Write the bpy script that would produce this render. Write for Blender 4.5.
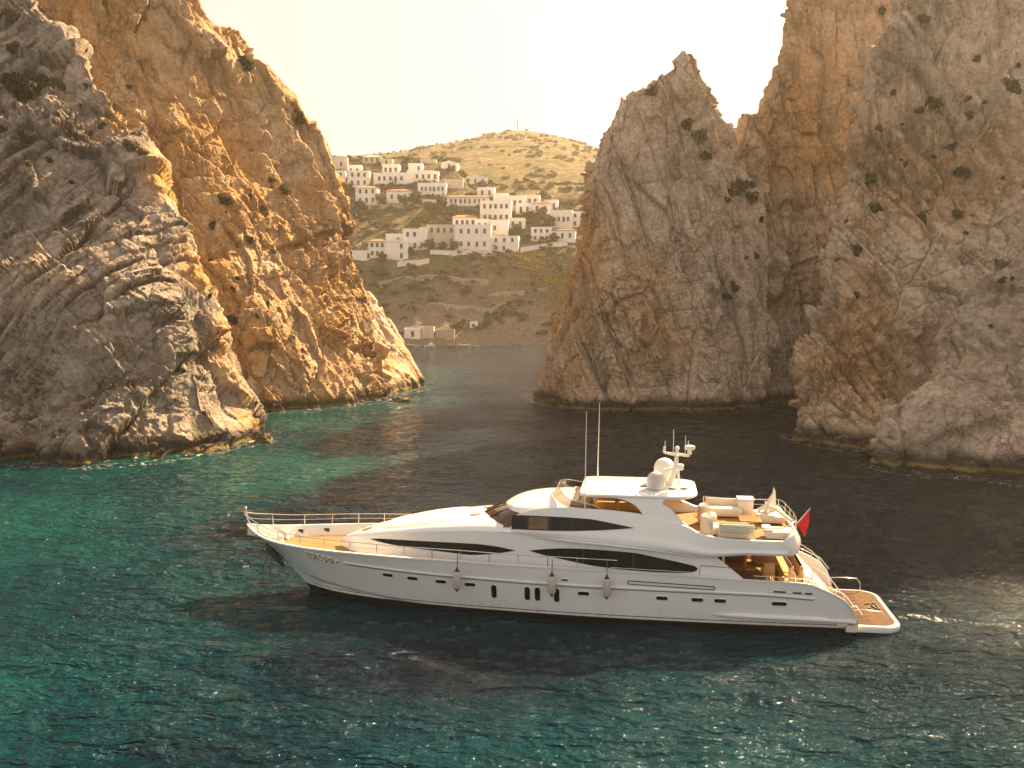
import bpy, bmesh, math, random
import numpy as np
from mathutils import Vector, Matrix

for _o in list(bpy.data.objects):
    bpy.data.objects.remove(_o, do_unlink=True)
SC = bpy.context.scene
COL = SC.collection
R = math.radians

# ------------------------------------------------------------------ camera
CAM_H = 14.3
cam_data = bpy.data.cameras.new("camera")
cam_data.sensor_width = 36.0
cam_data.lens = 36.0 * 900.0 / 1024.0
cam_data.clip_start = 0.5
cam_data.clip_end = 6000.0
cam = bpy.data.objects.new("camera", cam_data)
COL.objects.link(cam)
cam.location = (0, 0, CAM_H)
cam.rotation_euler = (R(90) - math.atan(84 / 900.0), 0, 0)
SC.camera = cam

# ------------------------------------------------------------------ sky, sun, exposure
SUN_AZ, SUN_EL = 40.0, 37.0          # degrees to the right of the view, above the horizon
world = bpy.data.worlds.new("World")
SC.world = world
world.use_nodes = True
_nt = world.node_tree
_bg = _nt.nodes["Background"]
_sky = _nt.nodes.new("ShaderNodeTexSky")
_sky.sky_type = 'NISHITA'
_sky.sun_disc = False
_sky.sun_elevation = R(SUN_EL)
_sky.sun_rotation = R(SUN_AZ)
_sky.air_density = 1.0
_sky.dust_density = 4.0
_sky.ozone_density = 1.0
_mix = _nt.nodes.new("ShaderNodeMix")
_mix.data_type = 'RGBA'
_mix.blend_type = 'MULTIPLY'
_mix.inputs[0].default_value = 1.0
_mix.inputs[7].default_value = (1.0, 0.84, 0.72, 1)     # warm, dusty evening air
_nt.links.new(_sky.outputs[0], _mix.inputs[6])
_hz = _nt.nodes.new("ShaderNodeMix")                     # even warm haze glow added over the whole sky to fill the shade
_hz.data_type = 'RGBA'
_hz.inputs[0].default_value = 0.76
_hz.inputs[7].default_value = (2.62, 2.26, 1.92, 1)
_nt.links.new(_mix.outputs[2], _hz.inputs[6])
_nt.links.new(_hz.outputs[2], _bg.inputs[0])
_bg.inputs[1].default_value = 0.084

sun_data = bpy.data.lights.new("sun", 'SUN')
sun_data.energy = 4.8
sun_data.angle = R(0.5)
sun_data.color = (1.0, 0.72, 0.39)
sun = bpy.data.objects.new("sun", sun_data)
COL.objects.link(sun)
_sd = Vector((math.sin(R(SUN_AZ)) * math.cos(R(SUN_EL)), math.cos(R(SUN_AZ)) * math.cos(R(SUN_EL)), math.sin(R(SUN_EL))))
sun.rotation_euler = (-_sd).to_track_quat('-Z', 'Y').to_euler()
sun.location = _sd * 300

SC.view_settings.view_transform = 'Standard'
SC.view_settings.look = 'None'
SC.view_settings.exposure = 2.0
SC.view_settings.gamma = 1.0
SC.view_settings.use_curve_mapping = False
SC.render.engine = 'CYCLES'
SC.cycles.use_denoising = True
SC.cycles.max_bounces = 6
SC.cycles.diffuse_bounces = 3
SC.cycles.glossy_bounces = 3
SC.cycles.transmission_bounces = 4
SC.cycles.volume_bounces = 1
SC.cycles.caustics_reflective = False
SC.cycles.caustics_refractive = False
SC.cycles.volume_step_rate = 4.0
SC.cycles.volume_max_steps = 64

# ------------------------------------------------------------------ helpers
def tag(o, label=None, cat=None, group=None, kind=None):
    if label: o['label'] = label
    if cat: o['category'] = cat
    if group: o['group'] = group
    if kind: o['kind'] = kind
    return o

def empty(name, loc=(0, 0, 0), rz=0.0, parent=None):
    o = bpy.data.objects.new(name, None)
    o.empty_display_size = 0.5
    COL.objects.link(o)
    o.location = loc
    o.rotation_euler = (0, 0, rz)
    if parent: o.parent = parent
    return o

def mesh_np(name, V, F, m=None, parent=None, smooth=None, mats=None, loc=None):
    """V (n,3) float array, F list/array of equal- or mixed-length faces."""
    me = bpy.data.meshes.new(name)
    V = np.asarray(V, dtype=np.float32)
    if isinstance(F, np.ndarray):
        nf, k = F.shape
        me.vertices.add(len(V)); me.loops.add(nf * k); me.polygons.add(nf)
        me.vertices.foreach_set('co', V.ravel())
        me.polygons.foreach_set('loop_start', np.arange(nf, dtype=np.int32) * k)
        me.polygons.foreach_set('loop_total', np.full(nf, k, dtype=np.int32))
        me.loops.foreach_set('vertex_index', F.astype(np.int32).ravel())
        me.update(calc_edges=True)
    else:
        me.from_pydata([tuple(map(float, v)) for v in V], [], F)
        me.update()
    if m: me.materials.append(m)
    for x in (mats or []): me.materials.append(x)
    if smooth is not None:
        me.polygons.foreach_set('use_smooth', np.ones(len(me.polygons), dtype=bool))
        if smooth < 180:
            me.set_sharp_from_angle(angle=R(smooth))
    o = bpy.data.objects.new(name, me)
    COL.objects.link(o)
    if parent: o.parent = parent
    if loc is not None: o.location = loc
    return o

def grid_faces(nv, nu, closed_u=False, off=0):
    j, i = np.meshgrid(np.arange(nv - 1), np.arange(nu if closed_u else nu - 1), indexing='ij')
    i2 = (i + 1) % nu
    a = j * nu + i; b = j * nu + i2; c = (j + 1) * nu + i2; d = (j + 1) * nu + i
    return np.stack([a, b, c, d], -1).reshape(-1, 4) + off

def dup_tree(root, loc, rz=None, scale=None, label=None, group=None):
    r = root.copy(); COL.objects.link(r)
    r.location = loc
    if rz is not None: r.rotation_euler = (0, 0, rz)
    if scale is not None: r.scale = (scale,) * 3 if not isinstance(scale, tuple) else scale
    if label: r['label'] = label
    if group: r['group'] = group
    for ch in list(root.children):
        c = ch.copy(); COL.objects.link(c); c.parent = r
        for g in list(ch.children):
            d = g.copy(); COL.objects.link(d); d.parent = c
    return r

# --- vectorised noise --------------------------------------------------------
def _hash(ix, iy, iz, seed):
    h = (ix.astype(np.uint32) * np.uint32(374761393) + iy.astype(np.uint32) * np.uint32(668265263)
         + iz.astype(np.uint32) * np.uint32(2246822519) + np.uint32((seed * 3266489917) & 0xffffffff))
    h = (h ^ (h >> np.uint32(13))) * np.uint32(1274126177)
    h = (h ^ (h >> np.uint32(16))) * np.uint32(2654435761)
    return h ^ (h >> np.uint32(15))

def _r(h, k):
    h2 = (h + np.uint32((k * 2654435769) & 0xffffffff)) * np.uint32(2246822519)
    h2 ^= h2 >> np.uint32(15)
    return (h2 & np.uint32(0xffffff)).astype(np.float32) / np.float32(0x1000000)

def vnoise(p, seed=0):
    p = np.asarray(p, dtype=np.float32)
    f0 = np.floor(p); t = p - f0
    i = f0.astype(np.int64)
    t = t * t * t * (t * (t * 6 - 15) + 10)
    out = 0
    for dx in (0, 1):
        wx = t[:, 0] if dx else 1 - t[:, 0]
        for dy in (0, 1):
            wy = t[:, 1] if dy else 1 - t[:, 1]
            for dz in (0, 1):
                wz = t[:, 2] if dz else 1 - t[:, 2]
                h = _hash(i[:, 0] + dx, i[:, 1] + dy, i[:, 2] + dz, seed)
                q = p - (f0 + np.array([dx, dy, dz], np.float32))
                g = (_r(h, 1) * 2 - 1) * q[:, 0] + (_r(h, 2) * 2 - 1) * q[:, 1] + (_r(h, 3) * 2 - 1) * q[:, 2]
                out = out + wx * wy * wz * g
    return out * 1.5

def fbm(p, octv=4, seed=0, gain=0.5, lac=2.03):
    a, s, out = 1.0, 1.0, 0
    for o in range(octv):
        out = out + a * vnoise(p * s, seed + o * 17)
        a *= gain; s *= lac
    return out

def facet(p, seed=0, tilt=0.6, step=0.35, jit=0.9):
    """blocky fracture field: every Voronoi cell is one tilted plane."""
    p = np.asarray(p, dtype=np.float32)
    base = np.floor(p - 0.5)
    i = base.astype(np.int64)
    best = np.full(len(p), 1e9, np.float32); val = np.zeros(len(p), np.float32)
    sec = np.full(len(p), 1e9, np.float32)
    for dx in (0, 1):
        for dy in (0, 1):
            for dz in (0, 1):
                h = _hash(i[:, 0] + dx, i[:, 1] + dy, i[:, 2] + dz, seed)
                c = base + np.array([dx, dy, dz], np.float32) + 0.5 + jit * (np.stack([_r(h, 1), _r(h, 2), _r(h, 3)], -1) - 0.5)
                q = p - c
                d = (q * q).sum(-1)
                v = tilt * ((_r(h, 4) - .5) * q[:, 0] + (_r(h, 5) - .5) * q[:, 1] + (_r(h, 6) - .5) * q[:, 2]) * 2 + step * (_r(h, 7) * 2 - 1)
                closer = d < best
                sec = np.where(closer, best, np.minimum(sec, d))
                val = np.where(closer, v, val)
                best = np.where(closer, d, best)
    edge = np.sqrt(sec) - np.sqrt(best)
    return val, edge

def catmull(P, n, axis):
    """resample control array along an axis at n points (uniform in index) with Catmull-Rom."""
    P = np.moveaxis(np.asarray(P, float), axis, 0)
    m = len(P)
    E = np.concatenate([2 * P[:1] - P[1:2], P, 2 * P[-1:] - P[-2:-1]])
    t = np.asarray(n, float) if np.ndim(n) else np.linspace(0, m - 1, n)
    k = np.clip(np.floor(t).astype(int), 0, m - 2)
    f = (t - k).reshape((-1,) + (1,) * (P.ndim - 1))
    a, b, c, d = E[k], E[k + 1], E[k + 2], E[k + 3]
    out = 0.5 * (2 * b + (c - a) * f + (2 * a - 5 * b + 4 * c - d) * f ** 2 + (3 * b - a - 3 * c + d) * f ** 3)
    return np.moveaxis(out, 0, axis)

def pch(xs, ys):
    """monotone cubic interpolation"""
    xs = np.asarray(xs, float); ys = np.asarray(ys, float)
    h = np.diff(xs); dl = np.diff(ys) / h
    m = np.zeros(len(xs))
    for i in range(1, len(xs) - 1):
        if dl[i - 1] * dl[i] > 0:
            w1 = 2 * h[i] + h[i - 1]; w2 = h[i] + 2 * h[i - 1]
            m[i] = (w1 + w2) / (w1 / dl[i - 1] + w2 / dl[i])
    m[0], m[-1] = dl[0], dl[-1]
    def f(x):
        x = np.clip(np.asarray(x, float), xs[0], xs[-1])
        k = np.clip(np.searchsorted(xs, x) - 1, 0, len(h) - 1)
        t = (x - xs[k]) / h[k]
        return ((2 * t**3 - 3 * t**2 + 1) * ys[k] + (t**3 - 2 * t**2 + t) * h[k] * m[k]
                + (-2 * t**3 + 3 * t**2) * ys[k + 1] + (t**3 - t**2) * h[k] * m[k + 1])
    return f

# --- materials ---------------------------------------------------------------
class NT:
    def __init__(self, name):
        self.m = bpy.data.materials.new(name)
        self.m.use_nodes = True
        self.t = self.m.node_tree
        self.b = self.t.nodes['Principled BSDF']
        self.out = self.t.nodes['Material Output']
    def n(self, typ, **kw):
        nd = self.t.nodes.new('ShaderNode' + typ)
        for k, v in kw.items(): setattr(nd, k, v)
        return nd
    def l(self, a, b): self.t.links.new(a, b)
    def setv(self, sock, v):
        if hasattr(v, 'is_output') or isinstance(v, bpy.types.NodeSocket): self.l(v, sock)
        else: sock.default_value = v
    def obj(self):
        return self.n('TexCoord').outputs['Object']
    def pos(self):
        return self.n('NewGeometry').outputs['Position']
    def mapping(self, vec, scale=(1, 1, 1), rot=(0, 0, 0), loc=(0, 0, 0)):
        mp = self.n('Mapping')
        self.l(vec, mp.inputs[0])
        mp.inputs['Scale'].default_value = scale; mp.inputs['Rotation'].default_value = rot; mp.inputs['Location'].default_value = loc
        return mp.outputs[0]
    def noise(self, vec, scale, detail=4, rough=0.55, dist=0.0):
        nd = self.n('TexNoise')
        self.l(vec, nd.inputs['Vector'])
        nd.inputs['Scale'].default_value = scale; nd.inputs['Detail'].default_value = detail
        nd.inputs['Roughness'].default_value = rough; nd.inputs['Distortion'].default_value = dist
        return nd.outputs[0]
    def voro(self, vec, scale, feature='F1', rand=1.0):
        nd = self.n('TexVoronoi'); nd.feature = feature
        self.l(vec, nd.inputs['Vector'])
        nd.inputs['Scale'].default_value = scale; nd.inputs['Randomness'].default_value = rand
        return nd
    def ramp(self, fac, stops, interp='LINEAR'):
        nd = self.n('ValToRGB'); cr = nd.color_ramp; cr.interpolation = interp
        while len(cr.elements) > 1: cr.elements.remove(cr.elements[-1])
        for i, (p, c) in enumerate(stops):
            e = cr.elements[0] if i == 0 else cr.elements.new(p)
            e.position = p
            e.color = (c, c, c, 1) if np.isscalar(c) else (tuple(c) + (1,))[:4]
        self.l(fac, nd.inputs[0])
        return nd.outputs[0]
    def mix(self, fac, a, b, blend='MIX'):
        nd = self.n('Mix'); nd.data_type = 'RGBA'; nd.blend_type = blend
        nd.clamp_factor = True
        for s, v in ((nd.inputs[0], fac), (nd.inputs[6], a), (nd.inputs[7], b)):
            if isinstance(v, bpy.types.NodeSocket): self.l(v, s)
            elif s == nd.inputs[0]: s.default_value = v
            else: s.default_value = tuple(v) + (1,) if len(v) == 3 else v
        return nd.outputs[2]
    def math(self, op, a, b=0.0, c=None, clamp=False):
        nd = self.n('Math', operation=op); nd.use_clamp = clamp
        self.setv(nd.inputs[0], a); self.setv(nd.inputs[1], b)
        if c is not None: self.setv(nd.inputs[2], c)
        return nd.outputs[0]
    def attr(self, name):
        nd = self.n('Attribute'); nd.attribute_name = name
        return nd
    def bump(self, h, strength, dist, normal=None):
        nd = self.n('Bump')
        nd.inputs['Strength'].default_value = strength; nd.inputs['Distance'].default_value = dist
        self.l(h, nd.inputs['Height'])
        if normal is not None: self.l(normal, nd.inputs['Normal'])
        return nd.outputs[0]
    def sep(self, vec):
        nd = self.n('SeparateXYZ'); self.l(vec, nd.inputs[0]); return nd.outputs
    def comb(self, x, y, z):
        nd = self.n('CombineXYZ')
        for s, v in zip(nd.inputs, (x, y, z)): self.setv(s, v)
        return nd.outputs[0]

def simple(name, col, rough=0.5, metal=0.0, var=0.06, scale=3.0, bump=0.0, spec=0.5, coat=0.0, trans=0.0, ior=1.45):
    t = NT(name)
    v = t.noise(t.obj(), scale, 5)
    dark = tuple(c * (1 - var * 2) for c in col); lite = tuple(min(1, c * (1 + var)) for c in col)
    t.l(t.ramp(v, [(0.3, dark), (0.7, lite)]), t.b.inputs['Base Color'])
    t.b.inputs['Roughness'].default_value = rough
    t.b.inputs['Metallic'].default_value = metal
    t.b.inputs['Specular IOR Level'].default_value = spec
    t.b.inputs['Coat Weight'].default_value = coat
    t.b.inputs['Transmission Weight'].default_value = trans
    t.b.inputs['IOR'].default_value = ior
    if bump:
        t.l(t.bump(t.noise(t.obj(), scale * 6, 4), bump, 0.02), t.b.inputs['Normal'])
    return t.m

# ================================================================== CLIFFS
# control net of every rock mass in metres: rows run from the waterline up over the crest and down its back
CLIFFS = {
 'L1': [
   [[-57.6, 75.0, -2.0], [-50.4, 76.9, -2.0], [-45.1, 78.3, -2.0], [-35.4, 76.4, -2.0], [-30.2, 80.8, -2.0], [-27.8, 85.2, -2.0], [-26.3, 87.6, -2.0], [-24.9, 91.6, -2.0]] ,
   [[-71.5, 95.3, 33.3], [-60.8, 94.8, 30.3], [-53.8, 93.5, 24.5], [-42.5, 89.5, 17.6], [-35.5, 88.5, 12.2], [-31.6, 88.6, 8.0], [-28.4, 87.6, 2.1], [-24.9, 91.6, -0.6]] ,
   [[-85.3, 118.0, 66.6], [-71.3, 115.0, 60.6], [-62.5, 111.0, 49.0], [-49.5, 105.0, 35.2], [-40.8, 98.5, 24.4], [-35.5, 94.5, 15.9], [-30.4, 90.0, 4.3], [-24.9, 91.6, 0.5]] ,
   [[-88.2, 122.0, 68.4], [-73.7, 119.0, 62.2], [-63.2, 115.0, 50.9], [-47.6, 110.2, 35.8], [-38.9, 103.7, 25.0], [-33.6, 99.7, 16.5], [-27.8, 93.8, 2.7], [-24.9, 91.6, 0.3]] ,
   [[-94.2, 136.0, -2.0], [-79.7, 133.0, -2.0], [-69.2, 129.0, -2.0], [-53.6, 124.2, -2.0], [-38.0, 111.0, -2.0], [-29.5, 102.0, -2.0], [-25.6, 96.0, -2.0], [-24.9, 91.6, -2.0]] ,
 ],
 'L2': [
   [[-54.1, 106.8, -2.0], [-44.8, 110.6, -2.0], [-37.4, 112.5, -2.0], [-31.8, 113.6, -2.0], [-26.8, 115.6, -2.0], [-22.4, 120.0, -2.0], [-19.5, 124.7, -2.0], [-17.8, 129.8, -2.0]] ,
   [[-60.0, 113.3, 23.3], [-50.4, 116.8, 21.7], [-43.4, 119.4, 20.0], [-37.1, 121.4, 17.6], [-31.7, 124.7, 15.0], [-26.0, 129.0, 12.3], [-21.4, 134.0, 7.6], [-18.6, 132.0, 1.8]] ,
   [[-66.3, 120.1, 50.1], [-56.4, 123.4, 46.8], [-49.7, 126.7, 43.5], [-42.8, 129.7, 38.5], [-36.8, 134.3, 33.0], [-29.9, 138.5, 27.6], [-24.5, 139.0, 18.1], [-19.4, 134.0, 2.7]] ,
   [[-72.6, 127.0, 77.0], [-62.3, 130.0, 72.0], [-56.0, 134.0, 66.9], [-48.4, 138.0, 59.3], [-42.0, 144.0, 51.1], [-33.8, 148.0, 42.8], [-27.7, 145.0, 27.8], [-20.2, 135.0, 3.8]] ,
   [[-82.6, 149.0, -2.0], [-72.3, 152.0, -2.0], [-66.0, 156.0, -2.0], [-58.4, 160.0, -2.0], [-52.0, 166.0, -2.0], [-43.8, 170.0, -2.0], [-26.0, 150.0, -2.0], [-19.5, 139.0, -2.0]] ,
 ],
 'L3': [
   [[-31.1, 131.1, -2.0], [-25.2, 131.1, -2.0], [-20.3, 132.5, -2.0], [-16.5, 138.3, -2.0], [-14.7, 142.9, -2.0], [-13.7, 147.9, -2.0]] ,
   [[-34.9, 148.6, 12.5], [-29.2, 148.6, 10.7], [-25.1, 148.8, 8.7], [-20.2, 149.7, 5.2], [-16.9, 149.9, 2.0], [-14.1, 149.9, -0.6]] ,
   [[-38.7, 166.0, 27.0], [-33.3, 166.0, 23.4], [-29.9, 165.0, 19.4], [-23.9, 161.0, 12.5], [-19.2, 157.0, 6.0], [-14.6, 152.0, 0.8]] ,
   [[-42.7, 178.0, -2.0], [-37.3, 178.0, -2.0], [-33.9, 177.0, -2.0], [-27.9, 173.0, -2.0], [-23.2, 169.0, -2.0], [-14.0, 156.0, -2.0]] ,
 ],
 'R1': [
   [[2.5, 133.9, -2.0], [4.3, 123.5, -2.0], [8.3, 117.8, -2.0], [12.9, 115.6, -2.0], [18.5, 115.6, -2.0], [24.3, 115.6, -2.0], [29.5, 116.7, -2.0], [33.3, 117.8, -2.0]] ,
   [[6.8, 131.0, 11.7], [7.5, 125.0, 11.8], [10.3, 122.0, 11.9], [14.4, 120.5, 11.9], [19.8, 120.5, 11.9], [25.2, 121.0, 11.9], [30.6, 122.0, 11.9], [35.8, 125.0, 11.5]] ,
   [[10.0, 134.0, 23.4], [10.3, 129.0, 24.5], [12.4, 126.0, 24.6], [15.9, 125.0, 25.0], [20.9, 125.0, 25.0], [26.2, 125.5, 25.0], [31.1, 127.0, 24.7], [36.1, 130.0, 23.5]] ,
   [[11.8, 137.0, 32.2], [12.4, 134.0, 36.7], [14.9, 131.0, 42.0], [20.1, 130.0, 45.1], [25.0, 130.0, 49.2], [27.9, 130.5, 45.5], [30.7, 132.0, 39.2], [34.8, 134.0, 32.1]] ,
   [[10.0, 143.5, 12.0], [13.9, 141.0, 22.8], [16.4, 138.0, 26.0], [21.6, 137.0, 28.0], [26.5, 137.0, 30.5], [29.4, 137.5, 28.2], [32.2, 139.0, 24.3], [36.3, 141.0, 19.9]] ,
   [[8.5, 144.0, -2.0], [13.4, 147.0, -2.0], [15.9, 144.0, -2.0], [21.1, 143.0, -2.0], [26.0, 143.0, -2.0], [28.9, 143.5, -2.0], [31.7, 145.0, -2.0], [35.8, 147.0, -2.0]] ,
 ],
 'R2': [
   [[29.1, 122.3, -2.0], [31.9, 122.3, -2.0], [35.4, 123.5, -2.0], [39.1, 125.9, -2.0], [44.8, 125.9, -2.0], [51.8, 125.9, -2.0], [61.7, 125.9, -2.0]] ,
   [[30.3, 127.6, 8.6], [33.1, 127.6, 11.3], [36.6, 128.8, 13.0], [40.1, 130.4, 17.4], [45.2, 131.1, 20.6], [52.6, 131.4, 23.1], [63.7, 131.4, 24.0]] ,
   [[31.5, 133.3, 19.8], [34.3, 133.3, 25.5], [37.8, 134.4, 28.9], [41.1, 135.2, 37.9], [45.5, 136.5, 44.6], [53.5, 137.2, 49.7], [65.8, 137.2, 51.6]] ,
   [[32.8, 139.0, 31.0], [35.5, 139.0, 39.6], [39.1, 140.0, 44.8], [42.1, 140.0, 58.5], [45.9, 142.0, 68.6], [54.3, 143.0, 76.3], [67.9, 143.0, 79.2]] ,
   [[40.8, 159.0, -2.0], [43.5, 159.0, -2.0], [47.1, 160.0, -2.0], [50.1, 160.0, -2.0], [53.9, 162.0, -2.0], [62.3, 163.0, -2.0], [75.9, 163.0, -2.0]] ,
 ],
 'R3': [
   [[29.5, 95.5, -2.0], [29.3, 90.7, -2.0], [31.1, 87.0, -2.0], [33.1, 84.1, -2.0], [39.5, 84.1, -2.0], [47.1, 84.1, -2.0], [57.4, 84.1, -2.0], [74.7, 91.4, -2.0]] ,
   [[31.6, 100.0, 7.6], [33.3, 98.0, 9.4], [36.0, 96.0, 10.1], [39.4, 95.0, 10.1], [45.6, 95.0, 11.2], [53.5, 95.0, 12.2], [64.7, 96.0, 12.2], [79.9, 99.0, 12.1]] ,
   [[36.8, 106.0, 20.7], [38.6, 104.0, 24.0], [41.7, 103.0, 26.6], [45.5, 102.0, 27.6], [50.9, 102.0, 29.8], [58.6, 102.0, 31.4], [69.2, 103.0, 33.3], [83.7, 106.0, 36.1]] ,
   [[45.0, 113.0, 41.1], [47.3, 112.0, 49.0], [49.5, 111.0, 56.7], [53.4, 111.0, 61.8], [58.6, 111.0, 63.5], [64.5, 111.0, 63.0], [74.0, 111.0, 63.0], [86.6, 112.0, 61.7]] ,
   [[57.0, 133.0, -2.0], [59.3, 132.0, -2.0], [61.5, 131.0, -2.0], [65.4, 131.0, -2.0], [70.6, 131.0, -2.0], [76.5, 131.0, -2.0], [86.0, 131.0, -2.0], [98.6, 132.0, -2.0]] ,
 ],
 'R4': [
   [[30.5, 76.9, -2.0], [32.6, 73.7, -2.0], [36.1, 71.6, -2.0], [40.2, 69.6, -2.0], [47.7, 70.8, -2.0], [59.5, 76.9, -2.0]] ,
   [[31.6, 78.5, 0.0], [35.2, 78.8, 2.7], [39.7, 79.3, 5.7], [44.4, 79.3, 7.7], [52.6, 80.4, 9.7], [65.2, 84.5, 10.6]] ,
   [[32.6, 82.0, 0.4], [37.7, 86.0, 5.7], [43.2, 89.0, 11.8], [48.6, 91.0, 15.8], [57.5, 92.0, 19.8], [71.0, 94.0, 21.5]] ,
   [[36.6, 91.0, -2.0], [41.7, 95.0, -2.0], [47.2, 98.0, -2.0], [52.6, 100.0, -2.0], [61.5, 101.0, -2.0], [75.0, 103.0, -2.0]] ,
 ],
}

def rock_material():
    t = NT("limestone")
    P = t.pos()
    big = t.noise(P, 0.07, 5, 0.6)
    mid = t.noise(P, 0.35, 8, 0.65)
    fine = t.noise(P, 2.2, 8, 0.7)
    och = t.attr("ochre").outputs['Fac']
    shade_grey = t.attr("shade_grey").outputs['Fac']
    # warm limestone, pale grey to cream
    grey = t.ramp(mid, [(0.25, (0.36, 0.26, 0.19)), (0.5, (0.60, 0.475, 0.365)), (0.72, (0.72, 0.60, 0.48))])
    ochre = t.ramp(mid, [(0.25, (0.32, 0.15, 0.045)), (0.5, (0.50, 0.28, 0.10)), (0.75, (0.58, 0.40, 0.22))])
    dark = t.ramp(mid, [(0.25, (0.13, 0.105, 0.085)), (0.5, (0.25, 0.21, 0.175)), (0.72, (0.38, 0.335, 0.29))])   # painted shade: darker grey, strongest on the near left cliff
    grey = t.mix(shade_grey, grey, dark)
    f = t.math('ADD', t.math('MULTIPLY', t.math('SUBTRACT', big, 0.5), 2.2), och, clamp=True)
    col = t.mix(f, grey, ochre)
    # vertical weather streaks
    stv = t.mapping(P, scale=(0.55, 0.55, 0.07))
    st = t.noise(stv, 1.0, 5, 0.6, 0.4)
    stk = t.ramp(st, [(0.54, 0.0), (0.70, 1.0)])
    col = t.mix(t.math('MULTIPLY', stk, 0.62), col, (0.15, 0.10, 0.062))
    st2 = t.noise(t.mapping(P, scale=(0.7, 0.7, 0.1), loc=(31, 7, 3)), 1.0, 5, 0.6, 0.5)
    col = t.mix(t.math('MULTIPLY', t.ramp(st2, [(0.58, 0.0), (0.7, 1.0)]), 0.45), col, (0.40, 0.20, 0.065))
    # fine mottling and black lichen specks
    col = t.mix(0.75, col, t.ramp(fine, [(0.3, 0.42), (0.5, 0.92), (0.7, 1.3)]), 'MULTIPLY')
    lich = t.ramp(t.noise(P, 1.1, 10, 0.75), [(0.62, 0.0), (0.70, 1.0)])
    col = t.mix(t.math('MULTIPLY', lich, 0.5), col, (0.09, 0.07, 0.05))
    # fissures
    warp = t.n('VectorMath', operation='ADD')
    nz = t.n('TexNoise'); t.l(P, nz.inputs['Vector']); nz.inputs['Scale'].default_value = 0.4; nz.inputs['Detail'].default_value = 5
    sc = t.n('VectorMath', operation='SCALE'); t.l(nz.outputs['Color'], sc.inputs[0]); sc.inputs['Scale'].default_value = 3.0
    t.l(t.mapping(P, scale=(1, 1, 0.5), rot=(0.3, 0.45, 0)), warp.inputs[0]); t.l(sc.outputs[0], warp.inputs[1])
    v1 = t.voro(warp.outputs[0], 0.33, 'DISTANCE_TO_EDGE').outputs['Distance']
    v2 = t.voro(warp.outputs[0], 0.95, 'DISTANCE_TO_EDGE').outputs['Distance']
    c1 = t.ramp(v1, [(0.0, 1.0), (0.022, 0.0)])
    c2 = t.ramp(v2, [(0.0, 0.8), (0.04, 0.0)])
    brk = t.ramp(t.noise(P, 0.22, 3), [(0.42, 0.0), (0.6, 1.0)])
    crack = t.math('MULTIPLY', t.math('MAXIMUM', c1, c2), brk)
    col = t.mix(t.math('MULTIPLY', crack, 0.35), col, (0.07, 0.05, 0.035))
    # tide mark: wet black rock, a yellow algae line
    z = t.sep(P)[2]
    zz = t.math('ADD', z, t.math('MULTIPLY', t.math('SUBTRACT', t.noise(P, 0.5, 4), 0.5), 1.4))
    wet = t.ramp(t.math('MULTIPLY', zz, 0.25), [(0.22, 1.0), (0.46, 0.0)])
    col = t.mix(t.math('MULTIPLY', wet, 0.85), col, (0.035, 0.026, 0.018))
    zl = t.math('ADD', z, t.math('MULTIPLY', t.math('SUBTRACT', t.noise(P, 1.2, 4), 0.5), 0.35))
    alg = t.ramp(zl, [(0.02, 0.0), (0.12, 1.0), (0.30, 1.0), (0.42, 0.0)])
    col = t.mix(t.math('MULTIPLY', alg, 0.8), col, (0.28, 0.19, 0.05))
    t.l(col, t.b.inputs['Base Color'])
    t.b.inputs['Roughness'].default_value = 0.9
    t.b.inputs['Specular IOR Level'].default_value = 0.25
    h1 = t.math('ADD', t.math('MULTIPLY', t.noise(P, 1.3, 12, 0.68), 1.0), t.math('MULTIPLY', crack, -0.35))
    pits = t.voro(P, 3.2).outputs['Distance']
    h = t.math('ADD', h1, t.math('MULTIPLY', pits, 0.16))
    t.l(t.bump(h, 1.0, 0.46), t.b.inputs['Normal'])
    return t.m

ROCK = rock_material()

def rotm(ax, ay, az):
    return np.array(Matrix.Rotation(az, 3, 'Z') @ Matrix.Rotation(ay, 3, 'Y') @ Matrix.Rotation(ax, 3, 'X'), dtype=np.float32)

def joints(Q, n, spacing, seed, amp, wob):
    """one family of parallel bedding planes: stepped slabs, each tilted and set back by its own amount"""
    n = np.array(n, np.float32); n /= np.linalg.norm(n)
    s = (Q @ n) / spacing + wob
    k = np.floor(s); f = s - k
    h = _hash(k.astype(np.int64), np.zeros(len(k), np.int64), np.zeros(len(k), np.int64), seed)
    off = _r(h, 1) - .5; tl = _r(h, 2) * 1.5 - .35
    groove = np.exp(-(np.minimum(f, 1 - f) * spacing / 0.10) ** 2)
    return amp * (0.9 * off + tl * (f - .5)), groove

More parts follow.
